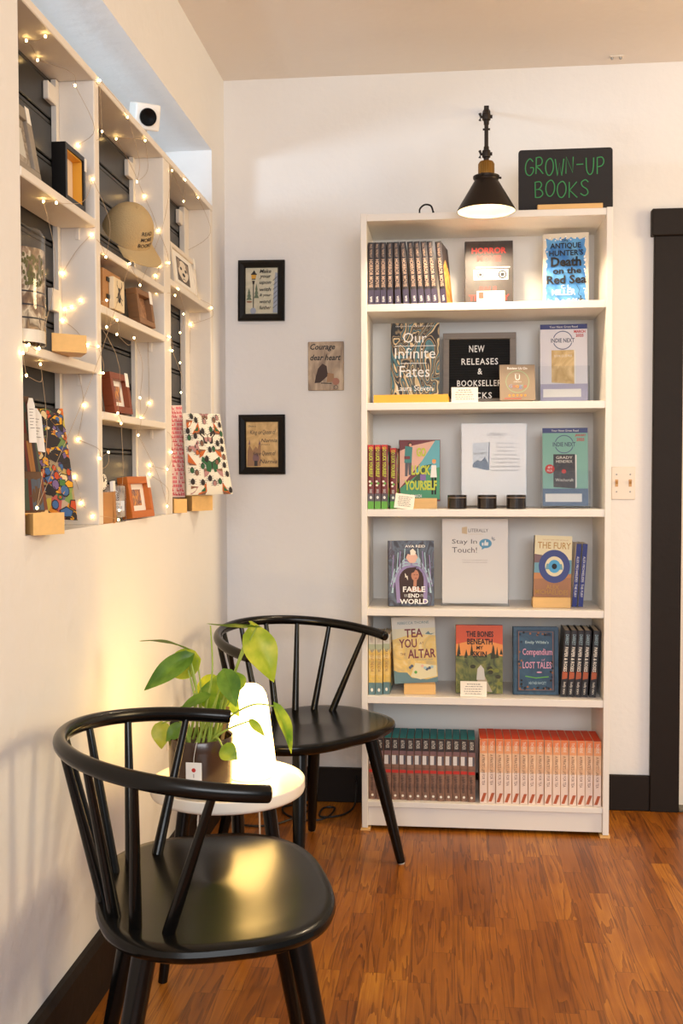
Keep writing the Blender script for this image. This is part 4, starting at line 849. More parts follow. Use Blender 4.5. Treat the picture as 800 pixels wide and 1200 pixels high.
framed('black framed lamp post print, upper of the two framed on the back wall', 0.049, 0.216, 1.724, 1.938, 0.026, SAGEP, d_lamp, roll=math.radians(0.6))
PARCH = ramp_mat('print_parchment', 'noise', [(0.3, (190, 150, 92)), (0.7, (220, 184, 124))], 9); CASTLE = mat('print_castle_brown', (156, 118, 84), 0.6)
def d_king(p):
    p.poly([(0.02, 0.02), (0.45, 0.02), (0.46, 0.48), (0.40, 0.55), (0.36, 0.4), (0.30, 0.46), (0.2, 0.36), (0.1, 0.5), (0.04, 0.36)], CASTLE); p.poly([(0.38, 0.5), (0.46, 0.5), (0.42, 0.6)], MAUVE); p.poly([(0.07, 0.5), (0.13, 0.5), (0.10, 0.62)], MAUVE); p.oval(0.3, 0.2, 0.1, MAUVE, rv=0.1); p.rect(0.25, 0.02, 0.35, 0.14, DKBR)
    for s_, u0, v0, u1, v1 in (('Once a', 0.06, 0.89, 0.3, 0.93), ('King or', 0.12, 0.70, 0.50, 0.82), ('Queen of', 0.52, 0.71, 0.93, 0.83), ('Narnia', 0.46, 0.55, 0.97, 0.63), ('always a', 0.46, 0.48, 0.74, 0.515), ('King or', 0.22, 0.24, 0.48, 0.34), ('Queen of', 0.50, 0.24, 0.93, 0.36), ('Narnia', 0.42, 0.08, 0.97, 0.17)): p.text(s_, u0, v0, u1, v1, DKBR, shear=0.25)
framed('black framed parchment print about a King or Queen, lower on the back wall', 0.049, 0.216, 1.178, 1.391, 0.026, PARCH, d_king)
o = thing('wall_plaque', 'frameless wooden plaque lettered Courage dear heart on the back wall', 'plaque', (0.3635, -0.001, 1.475))
PLQ = ramp_mat('plaque_weathered', 'noise', [(0.3, (126, 104, 84)), (0.5, (170, 146, 120)), (0.7, (200, 178, 150))], 14, 1.0, stretch=(2, 1, 0.8))
m = MB(); m.box(-0.0635, 0.0635, -0.01, 0, 0, 0.172, PLQ, 0.0015); p = Plane(m, (-0.0635, -0.01, 0), (1, 0, 0), (0, 0, 1), 0.127, 0.172)
p.text('Courage', 0.06, 0.80, 0.76, 0.955, INK, shear=0.3, bold=0.02); p.text('dear heart', 0.06, 0.615, 0.92, 0.735, INK, shear=0.3, bold=0.02)
p.poly([(0.18, 0.15), (0.34, 0.16), (0.56, 0.30), (0.52, 0.5), (0.40, 0.55), (0.28, 0.45), (0.22, 0.3)], mat('print_dark_smudge', (66, 48, 42), 0.7)); p.poly([(0.52, 0.16), (0.74, 0.18), (0.72, 0.34), (0.55, 0.36)], CASTLE); p.oval(0.78, 0.18, 0.10, mat('print_clay', (166, 112, 92), 0.6)); p.stroke([(0.36, 0.15), (0.66, 0.14)], 0.003, INK); p.ring(0.78, 0.06, 0.06, 0.2, INK)
m.build('board', o)

# ================================================================== CHAIRS
CH = dict(A=.289, B=.272, xc=.018, umax=1.72, zb=.708, ze=.669, zs=.425, As=.123, Bs=.185, xs=-.076, u=(.187, .576, .958, 1.419), sa=.214, sb=.270, fx=.195, fy=.203, bx=.205, by=.191, tx=.127, ty=.138)
def ch_rail(u):
    c = CH; s_ = (1-math.cos(u))/(1-math.cos(c['umax'])); return Vector((c['xc']-c['A']*math.cos(u), c['B']*math.sin(u), c['zb']+(c['ze']-c['zb'])*s_))
def make_chair(label, loc, rz):
    c = CH; o = thing('spindle_chair', label, 'chair', loc, rz, 'black spindle back chairs')
    # seat: rounded slab, slightly dished
    N_ = 64; rings = [(0.0, 0.0, 0), (0.35, -0.004, 0), (0.7, -0.004, 0), (0.9, -0.0005, 0), (0.965, -0.0005, 0), (0.99, -0.004, 0), (1.0, -0.012, 0), (0.985, -0.022, 0), (0.93, -0.031, 0), (0.7, -0.034, 0), (0.0, -0.034, 0)]
    vs = []; fs = []
    for f, dz, _ in rings:
        for k in range(N_):
            a = 2*PI*k/N_; e = 2/2.7; cc, ss = math.cos(a), math.sin(a)
            vs.append((f*c['sa']*math.copysign(abs(cc)**e, cc), f*c['sb']*math.copysign(abs(ss)**e, ss), c['zs']+dz))
    for i in range(len(rings)-1):
        for k in range(N_): fs.append((i*N_+k, i*N_+(k+1) % N_, (i+1)*N_+(k+1) % N_, (i+1)*N_+k))
    m = MB(); m.add(vs, fs, SEATM, True); m.build('seat', o)
    pts = []; rad = []
    K = 56
    for k in range(K+1):
        u = -c['umax']+2*c['umax']*k/K; pts.append(ch_rail(u))
    tA = (pts[0]-pts[1]).normalized(); tB = (pts[-1]-pts[-2]).normalized()
    R_ = 0.0148
    pts = [pts[0]+tA*0.004, pts[0]+tA*0.0025]+pts+[pts[-1]+tB*0.0025, pts[-1]+tB*0.004]; rad = [R_*0.80, R_*0.93]+[R_]*(K+1)+[R_*0.93, R_*0.80]
    m = MB(); m.tube(pts, rad, BLACK, 16, flat=0.88); m.build('back_rail', o)
    for s_ in (-1, 1):
        for u in c['u']:
            top = ch_rail(s_*u); bot = Vector((c['xs']-c['As']*math.cos(u), s_*c['Bs']*math.sin(u), c['zs']-0.006))
            d = (top-bot); m = MB()
            m.tube([bot+d*f for f in (0, 0.06, 0.3, 0.65, 0.96)], [0.0112, 0.0112, 0.0102, 0.0085, 0.0072], BLACK, 12); m.build('spindle', o)
    for sx, sy in ((1, 1), (1, -1), (-1, 1), (-1, -1)):
        tp = Vector((sx*c['tx'], sy*c['ty'], c['zs']-0.030)); ft = Vector(((c['fx'] if sx > 0 else -c['bx']), sy*(c['fy'] if sx > 0 else c['by']), 0.003))
        m = MB(); m.tube([tp.lerp(ft, f) for f in (0, 0.06, 0.4, 0.97, 1.0)], [0.0215, 0.0215, 0.0195, 0.0135, 0.012], BLACK, 16); l_ = m.build('leg', o)
        m = MB(); m.lathe([(0.0, 0.0), (0.011, 0.0), (0.012, 0.0035), (0.0, 0.0035)], mat('felt_glide', (190, 186, 178), 0.8), 12, tuple(Vector((ft.x, ft.y, 0)))); m.build('glide', l_)
    return o
ch2 = make_chair('black spindle back chair in the corner beside the bookcase', (0.373, -0.596, 0), -0.728)
dup(ch2, loc=(0.362, -1.807, 0), rz=0.328, label='black spindle back chair nearest the camera, before the round white table')

# ================================================================== SIDE TABLE AND WHAT STANDS ON IT
TZ = 0.462; TC = Vector((0.288, -1.338, 0)); TR = 0.178
WTBL = mat('white_table_lacquer', (236, 228, 216), 0.35)
o = thing('side_table', 'small round white tray table with black legs between the chairs', 'table', TC)
m = MB(); m.lathe([(0.0, TZ-0.014), (TR-0.008, TZ-0.014), (TR-0.002, TZ-0.010), (TR, TZ-0.004), (TR, TZ+0.014), (TR-0.002, TZ+0.016), (TR-0.005, TZ+0.014), (TR-0.006, TZ+0.002), (TR-0.012, TZ), (0.0, TZ)], WTBL, 64); m.build('tray_top', o)
LEGA = (186, -8, 90)
for k in range(3):
    a = math.radians(LEGA[k]); m = MB()
    tp = Vector((0.095*math.cos(a), 0.095*math.sin(a), TZ-0.0145)); ft = Vector((0.155*math.cos(a), 0.155*math.sin(a), 0.0))
    m.tube([tp, tp.lerp(ft, 0.5), ft], [0.0165, 0.015, 0.011], BLACK, 14); m.build('leg', o)
m = MB()
for k in range(3):
    a = math.radians(LEGA[k]); m.tube([(0.10*math.cos(a), 0.10*math.sin(a), TZ-0.025), (0, 0, TZ-0.025)], 0.0095, BLACK, 10)
m.lathe([(0.0, TZ-0.036), (0.022, TZ-0.034), (0.022, TZ-0.0145), (0.0, TZ-0.0145)], BLACK, 20)
m.build('cross_brace', o)

GLOW = mat('lamp_glass_glow', (255, 240, 214), 0.4, emit=17, ec=(255, 204, 116))
LC = Vector((0.326, -1.262, TZ+0.0004))
o = thing('table_lamp', 'glowing white cone shaped lamp on the round table', 'lamp', LC)
m = MB(); m.lathe([(0.0, 0.006), (0.058, 0.006), (0.0625, 0.010), (0.062, 0.02), (0.055, 0.08), (0.0475, 0.14), (0.0425, 0.178), (0.038, 0.197), (0.030, 0.211), (0.018, 0.219), (0.0, 0.222)], GLOW, 40); m.build('lamp_shade', o)
m = MB(); m.lathe([(0.0, 0.0), (0.052, 0.0), (0.054, 0.003), (0.054, 0.0058), (0.0, 0.0058)], WTBL, 32); m.build('base', o)

POTM = mat('brown_glazed_pot', (66, 45, 32), 0.25, coat=0.15, var=0.15, vs=12); SOIL = mat('potting_soil', (46, 36, 30), 0.95, bump=0.8, bs=90, var=0.4, vs=60)
PC = Vector((0.238, -1.388, TZ+0.0006))
o = thing('potted_plant', 'potted trailing plant with lime green leaves on the round table', 'plant', PC)
m = MB(); m.lathe([(0.0, 0.0), (0.052, 0.0), (0.060, 0.004), (0.069, 0.022), (0.0725, 0.045), (0.073, 0.10), (0.0735, 0.126), (0.0715, 0.129), (0.068, 0.126), (0.067, 0.108)], POTM, 40, caps=False); m.build('pot', o)
m = MB(); m.lathe([(0.0665, 0.106), (0.05, 0.112), (0.02, 0.114), (0.0, 0.113)], SOIL, 24); m.build('soil', o)
def leaf_mat(name, c1, c2, tr=0.35):
    m_ = bpy.data.materials.new(name); m_.use_nodes = True; nt = m_.node_tree; b = nt.nodes['Principled BSDF']; L = nt.links
    tc = nt.nodes.new('ShaderNodeTexCoord'); n_ = nt.nodes.new('ShaderNodeTexNoise'); n_.inputs['Scale'].default_value = 22; n_.inputs['Detail'].default_value = 3; L.new(tc.outputs['Object'], n_.inputs['Vector'])
    r_ = nt.nodes.new('ShaderNodeValToRGB'); r_.color_ramp.elements[0].position = 0.38; r_.color_ramp.elements[0].color = (*rgb(*c1), 1); r_.color_ramp.elements[1].position = 0.66; r_.color_ramp.elements[1].color = (*rgb(*c2), 1)
    L.new(n_.outputs[0], r_.inputs[0]); L.new(r_.outputs[0], b.inputs['Base Color']); b.inputs['Roughness'].default_value = 0.38
    tl = nt.nodes.new('ShaderNodeBsdfTranslucent'); L.new(r_.outputs[0], tl.inputs[0]); mx = nt.nodes.new('ShaderNodeMixShader'); mx.inputs[0].default_value = tr
    out = nt.nodes['Material Output']; L.new(b.outputs[0], mx.inputs[1]); L.new(tl.outputs[0], mx.inputs[2]); L.new(mx.outputs[0], out.inputs[0]); return m_
LFD = leaf_mat('leaf_green', (86, 130, 38), (134, 172, 58), 0.4); LFY = leaf_mat('leaf_lime', (168, 190, 52), (214, 218, 88), 0.5); LFM = leaf_mat('leaf_mixed', (112, 154, 40), (190, 204, 70), 0.45); STEM = mat('stem_green', (150, 172, 70), 0.45)
def leaf(base, tip, nrm, w, material, droop=0.12, fold=0.25, curl=0.0):
    """heart-shaped blade with a folded midrib and real thickness"""
    B, T = Vector(base)-PC, Vector(tip)-PC; ax = T-B; L_ = ax.length; ax.normalize(); nv = Vector(nrm); nv = (nv-ax*nv.dot(ax)).normalized(); sd = ax.cross(nv).normalized()
    NU, NV = 14, 8; top = []
    for i in range(NU+1):
        t_ = i/NU
        hw = w/2*(math.sin(PI*min(1, t_**0.62))**0.85)*(1.0 if t_ < 0.5 else (1-(t_-0.5)*0.25)) if 0 < t_ < 1 else 0.0
        c_ = B+ax*L_*t_+nv*(droop*L_*math.sin(PI*t_)-curl*L_*t_*t_)
        for j in range(NV+1):
            s_ = -1+2*j/NV
            back = -0.10*L_*max(0, 1-t_*5)*abs(s_)                      # heart lobes
            top.append(c_+sd*hw*s_+nv*(fold*hw*abs(s_)-0.10*hw*s_*s_+0.04*hw*math.sin(t_*9+s_*2))+ax*back)
    n0 = len(top); vs = [tuple(v) for v in top]+[tuple(v-nv*0.0009) for v in top]; fs = []
    for i in range(NU):
        for j in range(NV):
            a = i*(NV+1)+j; q = (a, a+1, a+NV+2, a+NV+1); fs.append(q); fs.append(tuple(n0+k for k in q[::-1]))
    m = MB(); m.add(vs, fs, material, True); m.keepn = True
    return m.build('leaf', o)
def stem(base_a, pts):
    a = base_a; root = Vector((0.03*math.cos(a), 0.03*math.sin(a), 0.108))
    P = [tuple(root)]+[tuple(Vector(p)-PC) for p in pts]
    sm_ = smooth_pts(P, 6); n_ = len(sm_); m = MB(); m.tube(sm_, [0.0032-0.0016*k/(n_-1) for k in range(n_)], STEM, 7); m.build('stem', o)
cv = Vector((0.22, -0.95, 0.15))  # towards the viewer
LV = [  # base, tip, normal, width, material, droop, fold
 ((0.202, -1.38, 0.786), (0.096, -1.39, 0.803), (0.0, 0.25, 1.0), 0.066, LFD, 0.06, 0.2),
 ((0.219, -1.34, 0.752), (0.130, -1.33, 0.722), (0.25, -0.9, 0.45), 0.082, LFY, 0.05, 0.1),
 ((0.213, -1.385, 0.768), (0.110, -1.40, 0.692), (0.30, -0.75, 0.75), 0.062, LFD, 0.05, 0.35),
 ((0.366, -1.38, 0.838), (0.248, -1.37, 0.842), (0.0, 0.3, 1.0), 0.055, LFD, -0.03, 0.2),
 ((0.352, -1.37, 0.826), (0.404, -1.38, 0.712), (0.45, -0.85, 0.25), 0.088, LFY, 0.05, 0.25),
 ((0.345, -1.34, 0.838), (0.392, -1.31, 0.775), (0.5, 0.1, 0.9), 0.05, LFM, 0.06, 0.4),
 ((0.300, -1.42, 0.742), (0.330, -1.44, 0.668), (0.25, -0.9, 0.35), 0.058, LFD, 0.06, 0.5),
 ((0.255, -1.36, 0.645), (0.270, -1.35, 0.722), (-0.1, -0.9, 0.3), 0.080, LFM, 0.05, 0.15),
 ((0.262, -1.42, 0.688), (0.198, -1.43, 0.655), (0.0, -0.5, 0.9), 0.040, LFD, 0.06, 0.2),
 ((0.150, -1.40, 0.618), (0.152, -1.41, 0.562), (0.2, -0.9, 0.2), 0.052, LFY, 0.08, 0.2),
 ((0.410, -1.40, 0.662), (0.446, -1.40, 0.556), (0.75, -0.5, 0.3), 0.042, LFM, 0.06, 0.5),
 ((0.358, -1.42, 0.634), (0.392, -1.43, 0.602), (0.3, -0.8, 0.4), 0.022, LFM, 0.05, 0.2),
 ((0.304, -1.46, 0.583), (0.338, -1.47, 0.560), (0.1, -0.95, 0.3), 0.048, LFM, 0.05, 0.15),
 ((0.200, -1.42, 0.620), (0.168, -1.43, 0.585), (0.1, -0.9, 0.4), 0.040, LFD, 0.05, 0.2),
 ((0.318, -1.36, 0.690), (0.296, -1.34, 0.730), (0.1, -0.9, 0.2), 0.060, LFM, 0.05, 0.2),
]
LV += [((0.262, -1.33, 0.705), (0.205, -1.32, 0.672), (0.2, -0.8, 0.5), 0.05, LFY, 0.05, 0.2), ((0.288, -1.35, 0.672), (0.320, -1.36, 0.628), (0.2, -0.9, 0.3), 0.04, LFY, 0.05, 0.3)]
for b_, t_, n_, w_, mm_, dr, fo in LV: leaf(b_, t_, n_, w_*0.88, mm_, dr, fo)
ST = [(0.3, [(0.228, -1.36, 0.66), LV[0][0]]), (2.5, [(0.232, -1.36, 0.66), LV[1][0]]), (3.6, [(0.232, -1.40, 0.68), LV[2][0]]), (0.9, [(0.30, -1.39, 0.70), LV[3][0]]), (0.2, [(0.31, -1.37, 0.72), LV[4][0]]), (0.5, [(0.30, -1.36, 0.70), LV[5][0]]),
      (5.6, [(0.275, -1.41, 0.66), LV[6][0]]), (1.3, [(0.25, -1.365, 0.60), LV[7][0]]), (4.4, [(0.25, -1.415, 0.62), LV[8][0]]), (3.3, [(0.19, -1.395, 0.625), LV[9][0]]), (5.9, [(0.30, -1.40, 0.63), (0.36, -1.40, 0.665), LV[10][0]]), (5.2, [(0.30, -1.42, 0.61), LV[11][0]]), (5.5, [(0.285, -1.44, 0.60), LV[12][0]]), (3.9, [(0.215, -1.41, 0.62), LV[13][0]]), (1.0, [(0.28, -1.37, 0.63), LV[14][0]]), (2.2, [(0.252, -1.35, 0.63), LV[15][0]]), (0.4, [(0.27, -1.36, 0.62), LV[16][0]]), (3.0, [(0.222, -1.38, 0.66), (0.205, -1.37, 0.735)]),
      (4.7, [(0.255, -1.41, 0.66), (0.27, -1.41, 0.74), (0.262, -1.39, 0.84)]), (2.0, [(0.225, -1.38, 0.64), (0.222, -1.37, 0.70)]), (5.0, [(0.262, -1.42, 0.63), (0.285, -1.43, 0.69)])]
for a_, P_ in ST: stem(a_, P_)
rnd = random.Random(5)
for k in range(12):
    a = rnd.random()*2*PI; e = Vector((PC.x+(0.03+0.035*rnd.random())*math.cos(a), PC.y+0.03*math.sin(a), PC.z+0.15+0.06*rnd.random())); stem(a, [tuple(e)])
m = MB(); m.box(-0.004, 0.004, -0.0015, 0.0015, 0.0, 0.095, mat('tan_stake', (150, 116, 60), 0.7), 0.0014); sk = m.build('plant_stake', o); sk.location = (0.052, -0.030, 0.108); sk.rotation_euler = (0, math.radians(10), 0)
o2 = thing('price_tag', 'white hang tag with a red dot on the plant pot', 'tag', (PC.x+0.002, PC.y-0.0775, PC.z+0.045), math.radians(-3), None)
m = MB(); m.box(-0.018, 0.018, -0.001, 0, 0, 0.042, PAPER, 0.0004); p = Plane(m, (-0.018, -0.001, 0), (1, 0, 0), (0, 0, 1), 0.036, 0.042); p.oval(0.5, 0.6, 0.13, REDT); p.rect(0.47, 0.2, 0.53, 0.4, INKL); m.build('tag_sheet', o2)
m = MB(); m.tube(smooth_pts([(0.0, -0.0005, 0.040), (0.001, -0.001, 0.055), (0.004, 0.002, 0.075), (0.006, 0.006, 0.086)], 4), 0.0006, PAPER, 5); m.build('string', o2)

# ---- cords and outlet plug
def cord(name, label, pts, r, mm_, group=None):
    P = smooth_pts(pts, 6); o_ = thing(name, label, 'cord', (pts[0][0], pts[0][1], 0), 0, group); m_ = MB(); c0 = Vector((pts[0][0], pts[0][1], 0)); m_.tube([tuple(Vector(q)-c0) for q in P], r, mm_, 8); m_.build('wire', o_); return o_
CORDB = mat('black_cord', (24, 22, 21), 0.5); CORDW = mat('white_cord', (226, 218, 204), 0.5)
cord('power_cord', 'black cord coiled on the floor behind the corner chair legs', [(0.47, -0.030, 0.10), (0.47, -0.035, 0.05), (0.465, -0.08, 0.006), (0.43, -0.17, 0.005), (0.36, -0.19, 0.005), (0.36, -0.10, 0.005), (0.40, -0.10, 0.006), (0.385, -0.22, 0.012), (0.32, -0.235, 0.005), (0.24, -0.18, 0.005), (0.22, -0.10, 0.005), (0.29, -0.07, 0.006), (0.31, -0.16, 0.011), (0.22, -0.28, 0.005), (0.12, -0.30, 0.005), (0.05, -0.22, 0.005)], 0.0035, CORDB, 'power cords')
cord('lamp_cord', 'white lamp cord hanging from the round table to the floor', [(0.318, -1.14, TZ-0.02), (0.326, -1.145, 0.30), (0.322, -1.15, 0.1), (0.30, -1.14, 0.004), (0.20, -1.09, 0.004), (0.05, -1.05, 0.004)], 0.0022, CORDW, 'white cords')
cord('lamp_cord', 'white cord curling beside the left front table leg', [(0.243, -1.42, TZ-0.02), (0.238, -1.425, 0.40), (0.247, -1.42, 0.34), (0.268, -1.38, 0.24), (0.25, -1.20, 0.08), (0.2, -1.05, 0.004), (0.06, -0.98, 0.004)], 0.0022, CORDW, 'white cords')
o = thing('wall_plug', 'black plug adapter in the left wall behind the plant', 'plug', (0, -0.79, 0.455))
m = MB(); m.box(0, 0.006, -0.036, 0.036, -0.057, 0.057, PLATE, 0.0015); m.build('outlet_plate', o)
m = MB(); m.box(0.0062, 0.036, -0.022, 0.022, -0.012, 0.022, BLACKF, 0.003); m.build('adapter', o)

# ================================================================== THINGS IN THE WINDOW SHELVES
def panel(name, label, cat, y0, y1, x, z0, z1, tk, lean_deg, yaw_deg=0, group=None):
    """upright object facing +x: local x = width (towards +y), local -y = front (towards the room)"""
    o_ = thing(name, label, cat, (x, (y0+y1)/2, z0+0.0006+tk*math.sin(math.radians(lean_deg))), PI/2+math.radians(yaw_deg), group, lean=-math.radians(lean_deg)); return o_
def wood_frame(label, y0, y1, x, z0, h, bw, tk, fm, mattem, art, lean=6, yaw=0, tagged=False, group='picture frames in the window shelves', easel=True):
    o_ = panel('framed_photo', label, 'picture frame', y0, y1, x, z0, z0+h, tk, lean, yaw, group); w = (y1-y0)
    m = MB()
    m.box(-w/2, w/2, 0, tk, 0, bw, fm, 0.001); m.box(-w/2, w/2, 0, tk, h-bw, h, fm, 0.001); m.box(-w/2, -w/2+bw, 0, tk, bw, h-bw, fm, 0.001); m.box(w/2-bw, w/2, 0, tk, bw, h-bw, fm, 0.001); m.build('frame', o_)
    m = MB(); m.box(-w/2+bw, w/2-bw, tk*0.55, tk*0.8, bw, h-bw, mattem); p = Plane(m, (-w/2+bw, tk*0.55, bw), (1, 0, 0), (0, 0, 1), w-2*bw, h-2*bw); art(p); m.build('print', o_)
    if tagged:
        m = MB(); m.box(w/2-0.024, w/2-0.004, -0.0012, -0.0004, h-0.030, h+0.004, PAPER); m.build('price_tag', o_)
    return o_
GREYF = mat('grey_wood_frame', (150, 140, 128), 0.6, var=0.12, vs=30, stretch=(1, 1, 6))
DUSK = ramp_mat('art_dusk', 'noise', [(0.3, (70, 74, 110)), (0.5, (170, 120, 90)), (0.68, (226, 160, 80))], 26)
STONE = ramp_mat('art_stone', 'noise', [(0.3, (120, 108, 96)), (0.7, (190, 178, 164))], 30)
wood_frame('grey wooden frame leaning on the top shelf nearest the camera', -1.765, -1.625, -0.020, SB['A']+0.0005, 0.152, 0.026, 0.014, GREYF, STONE, lambda p: p.rect(0.2, 0.2, 0.8, 0.8, PALEG), lean=10, tagged=True)
GOLDI = mat('gold_liner', (222, 160, 48), 0.45)
o = panel('shadow_box', 'black shadow box frame with a gold liner on the top shelf', 'picture frame', -1.545, -1.428, -0.002, SB['A']+0.0006, 0, 0, 0, 0)
w, h, tk, bw = 0.117, 0.118, 0.030, 0.010
m = MB(); m.box(-w/2, w/2, 0, tk, 0, bw, BLACKF); m.box(-w/2, w/2, 0, tk, h-bw, h, BLACKF); m.box(-w/2, -w/2+bw, 0, tk, bw, h-bw, BLACKF); m.box(w/2-bw, w/2, 0, tk, bw, h-bw, BLACKF); m.build('frame', o)
m = MB(); i0 = w/2-bw; m.box(-i0, i0, 0.004, tk-0.006, bw, bw+0.003, GOLDI); m.box(-i0, i0, 0.004, tk-0.006, h-bw-0.003, h-bw, GOLDI); m.box(-i0, -i0+0.003, 0.004, tk-0.006, bw, h-bw, GOLDI); m.box(i0-0.003, i0, 0.004, tk-0.006, bw, h-bw, GOLDI); m.build('liner', o)
m = MB(); m.box(-i0, i0, tk-0.006, tk-0.002, bw, h-bw, mat('art_cream', (226, 206, 180), 0.6)); m.build('backing', o)
m = MB(); m.box(w/2-0.006, w/2+0.006, -0.0015, -0.0005, h-0.03, h-0.002, PAPER); m.build('price_tag', o)

# clear jar with a printed interior
o = thing('glass_jar', 'tall clear jar wrapped in a printed library scene on the middle shelf', 'jar', (-0.0375, -1.716, SB['B']+0.0006))
m = MB(); m.lathe([(0.0, 0.002), (0.050, 0.0), (0.053, 0.004), (0.053, 0.212), (0.046, 0.224), (0.0, 0.226)], CLEAR, 32); m.build('glass', o)
LIB = ramp_mat('art_library', 'noise', [(0.28, (50, 38, 30)), (0.42, (140, 108, 78)), (0.52, (226, 208, 178)), (0.62, (104, 80, 58)), (0.75, (214, 180, 130)), (0.9, (90, 66, 48))], 34, 0.6, stretch=(1, 1, 0.6))
m = MB(); m.lathe([(0.0515, 0.006), (0.0515, 0.185)], LIB, 32, caps=False); m.lathe([(0.0516, 0.006), (0.0518, 0.03)], CARD, 32, caps=False)
rnd = random.Random(3)
GRN = mat('art_leaf', (98, 92, 44), 0.7)
for k in range(130):
    a = -1.9+rnd.random()*1.9; zz = 0.115+0.055*rnd.random(); s_ = 0.006; cz = []
    for j in range(6): q = 2*PI*j/6; cz.append((0.0522*math.cos(a+s_*9*math.cos(q)), 0.0522*math.sin(a+s_*9*math.cos(q)), zz+s_*0.8*math.sin(q)))
    m.add(cz, [tuple(range(6))], GRN)
for zz in (0.05, 0.075, 0.10):
    m.lathe([(0.0519, zz), (0.0521, zz+0.003)], DKBR, 32, caps=False)
m.build('printed_wrap', o)

def wedge(label, pts_xy, z, h, lowf=0.45, group='wooden book stands'):
    """wedge block: plan corners (front-left, front-right, back-right, back-left); the back pair is lower"""
    c0 = Vector((sum(p[0] for p in pts_xy)/4, sum(p[1] for p in pts_xy)/4, z+0.0006)); o_ = thing('book_stand', label, 'book stand', c0, 0, group)
    m = MB(); lo = [(p[0]-c0.x, p[1]-c0.y, 0) for p in pts_xy]; hi = [(p[0]-c0.x, p[1]-c0.y, h if i < 2 else h*lowf) for i, p in enumerate(pts_xy)]
    m.add(lo+hi, [(0, 1, 2, 3), (4, 7, 6, 5), (0, 4, 5, 1), (1, 5, 6, 2), (2, 6, 7, 3), (3, 7, 4, 0)], OAK); m.build('block', o_)
wedge('pale wooden wedge block beside the printed jar', [(0.004, -1.650), (0.058, -1.600), (0.020, -1.53), (-0.03, -1.56)][0:4], SB['B'], 0.036, 0.95)
wedge('pale wooden wedge block under the book patterned pouch', [(0.012, -1.775), (0.050, -1.715), (0.005, -1.655), (-0.045, -1.700)], NZ0, 0.042, 0.75)

def pouch(label, BL, BR, TR, TL, bulge, material, art=None, group='padded fabric book pouches', tags=False, tagpos=(0.2, 0.62), tagw=0.028):
    BL, BR, TR, TL = map(Vector, (BL, BR, TR, TL)); c0 = (BL+BR)/2; nrm = (BR-BL).cross(TL-BL).normalized()
    o_ = thing('book_pouch', label, 'pouch', c0, 0, group)
    NU, NV = 14, 20; vs = []; fs = []
    def P(u, v, sgn):
        q = BL.lerp(BR, u).lerp(TL.lerp(TR, u), v); b_ = (max(0, 16*u*(1-u)*v*(1-v))**0.45)
        wob = 0.0016*math.sin(9*u+7*v)*b_
        return q+nrm*(sgn*bulge*b_+wob)-c0
    for sgn in (1, -1):
        for j in range(NV+1):
            for i in range(NU+1): vs.append(tuple(P(i/NU, j/NV, sgn)))
    S = (NU+1)*(NV+1)
    for s_ in (0, 1):
        for j in range(NV):
            for i in range(NU):
                a = s_*S+j*(NU+1)+i; q = (a, a+1, a+NU+2, a+NU+1); fs.append(q if s_ == 0 else q[::-1])
    m = MB(); m.add(vs, fs, material, True)
    class PP:
        k = 0
        def pt(s, u, v): u = min(max(u, 0.0), 1.0); v = min(max(v, 0.0), 1.0); return tuple(P(u, v, 1)+nrm*(0.0008+0.00012*s.k))
        def poly(s, pts, mm): m.add([s.pt(*q) for q in pts], [tuple(range(len(pts)))], mm); s.k = (s.k+1) % 6
    m.keepn = True
    if art: art(PP())
    m.build('fabric', o_)
    if tags:
        m = MB(); ux, uy = tagpos; w_, h_ = tagw, 0.088
        e1 = (BR-BL).normalized(); e2 = (TL-BL).normalized(); q0 = P(ux, uy, 1)+nrm*0.004
        hh = [q0-e1*w_/2, q0+e1*w_/2, q0+e1*w_/2+e2*h_*0.85, q0+e1*w_*0.25+e2*h_, q0-e1*w_*0.25+e2*h_, q0-e1*w_/2+e2*h_*0.85]
        vv = [tuple(q) for q in hh]+[tuple(q+nrm*0.001) for q in hh]
        m.add(vv, [tuple(range(6))[::-1], tuple(range(6, 12))]+[(k, (k+1) % 6, 6+(k+1) % 6, 6+k) for k in range(6)], PAPER)
        pl = Plane(m, q0-e1*w_/2+nrm*0.0012, e1, e2, w_, h_); 
        for k in range(7): pl.stroke([(0.2, 0.75-0.07*k), (0.8-0.1*(k % 3), 0.75-0.07*k)], 0.001, INKG)
        m.build('hang_tag', o_)
    return o_
COMIC = ramp_mat('fabric_comic', 'voronoi', [(0.0, (60, 96, 70)), (0.18, (230, 170, 40)), (0.34, (206, 90, 40)), (0.46, (70, 80, 130)), (0.58, (226, 190, 70)), (0.70, (120, 150, 80)), (0.82, (60, 50, 60)), (0.92, (220, 190, 160))], 42, rough=0.8)
rnd = random.Random(11)
def art_comic(pp):
    cs = [mat('cl%d' % i, c, 0.8) for i, c in enumerate(((222, 160, 36), (190, 74, 36), (62, 100, 150), (74, 120, 60), (120, 96, 140), (226, 200, 150), (44, 38, 40), (200, 120, 50)))]
    for k in range(170):
        u, v = rnd.random(), rnd.random(); r_ = 0.035+0.055*rnd.random(); c = rnd.choice(cs)
        ns = rnd.choice((3, 4, 5, 9)); ro = rnd.random()*6; sx = rnd.uniform(0.6, 1.5)
        pp.poly([(u+r_*1.2*sx*math.cos(ro+2*PI*j/ns), v+r_*0.7*math.sin(ro+2*PI*j/ns)) for j in range(ns)], cs[6])
        pp.poly([(u+r_*sx*math.cos(ro+2*PI*j/ns), v+r_*0.55*math.sin(ro+2*PI*j/ns)) for j in range(ns)], c)
        if k % 3 == 0: pp.poly([(u+r_*0.5*math.cos(2*PI*j/8), v+r_*0.28*math.sin(2*PI*j/8)) for j in range(8)], rnd.choice(cs))
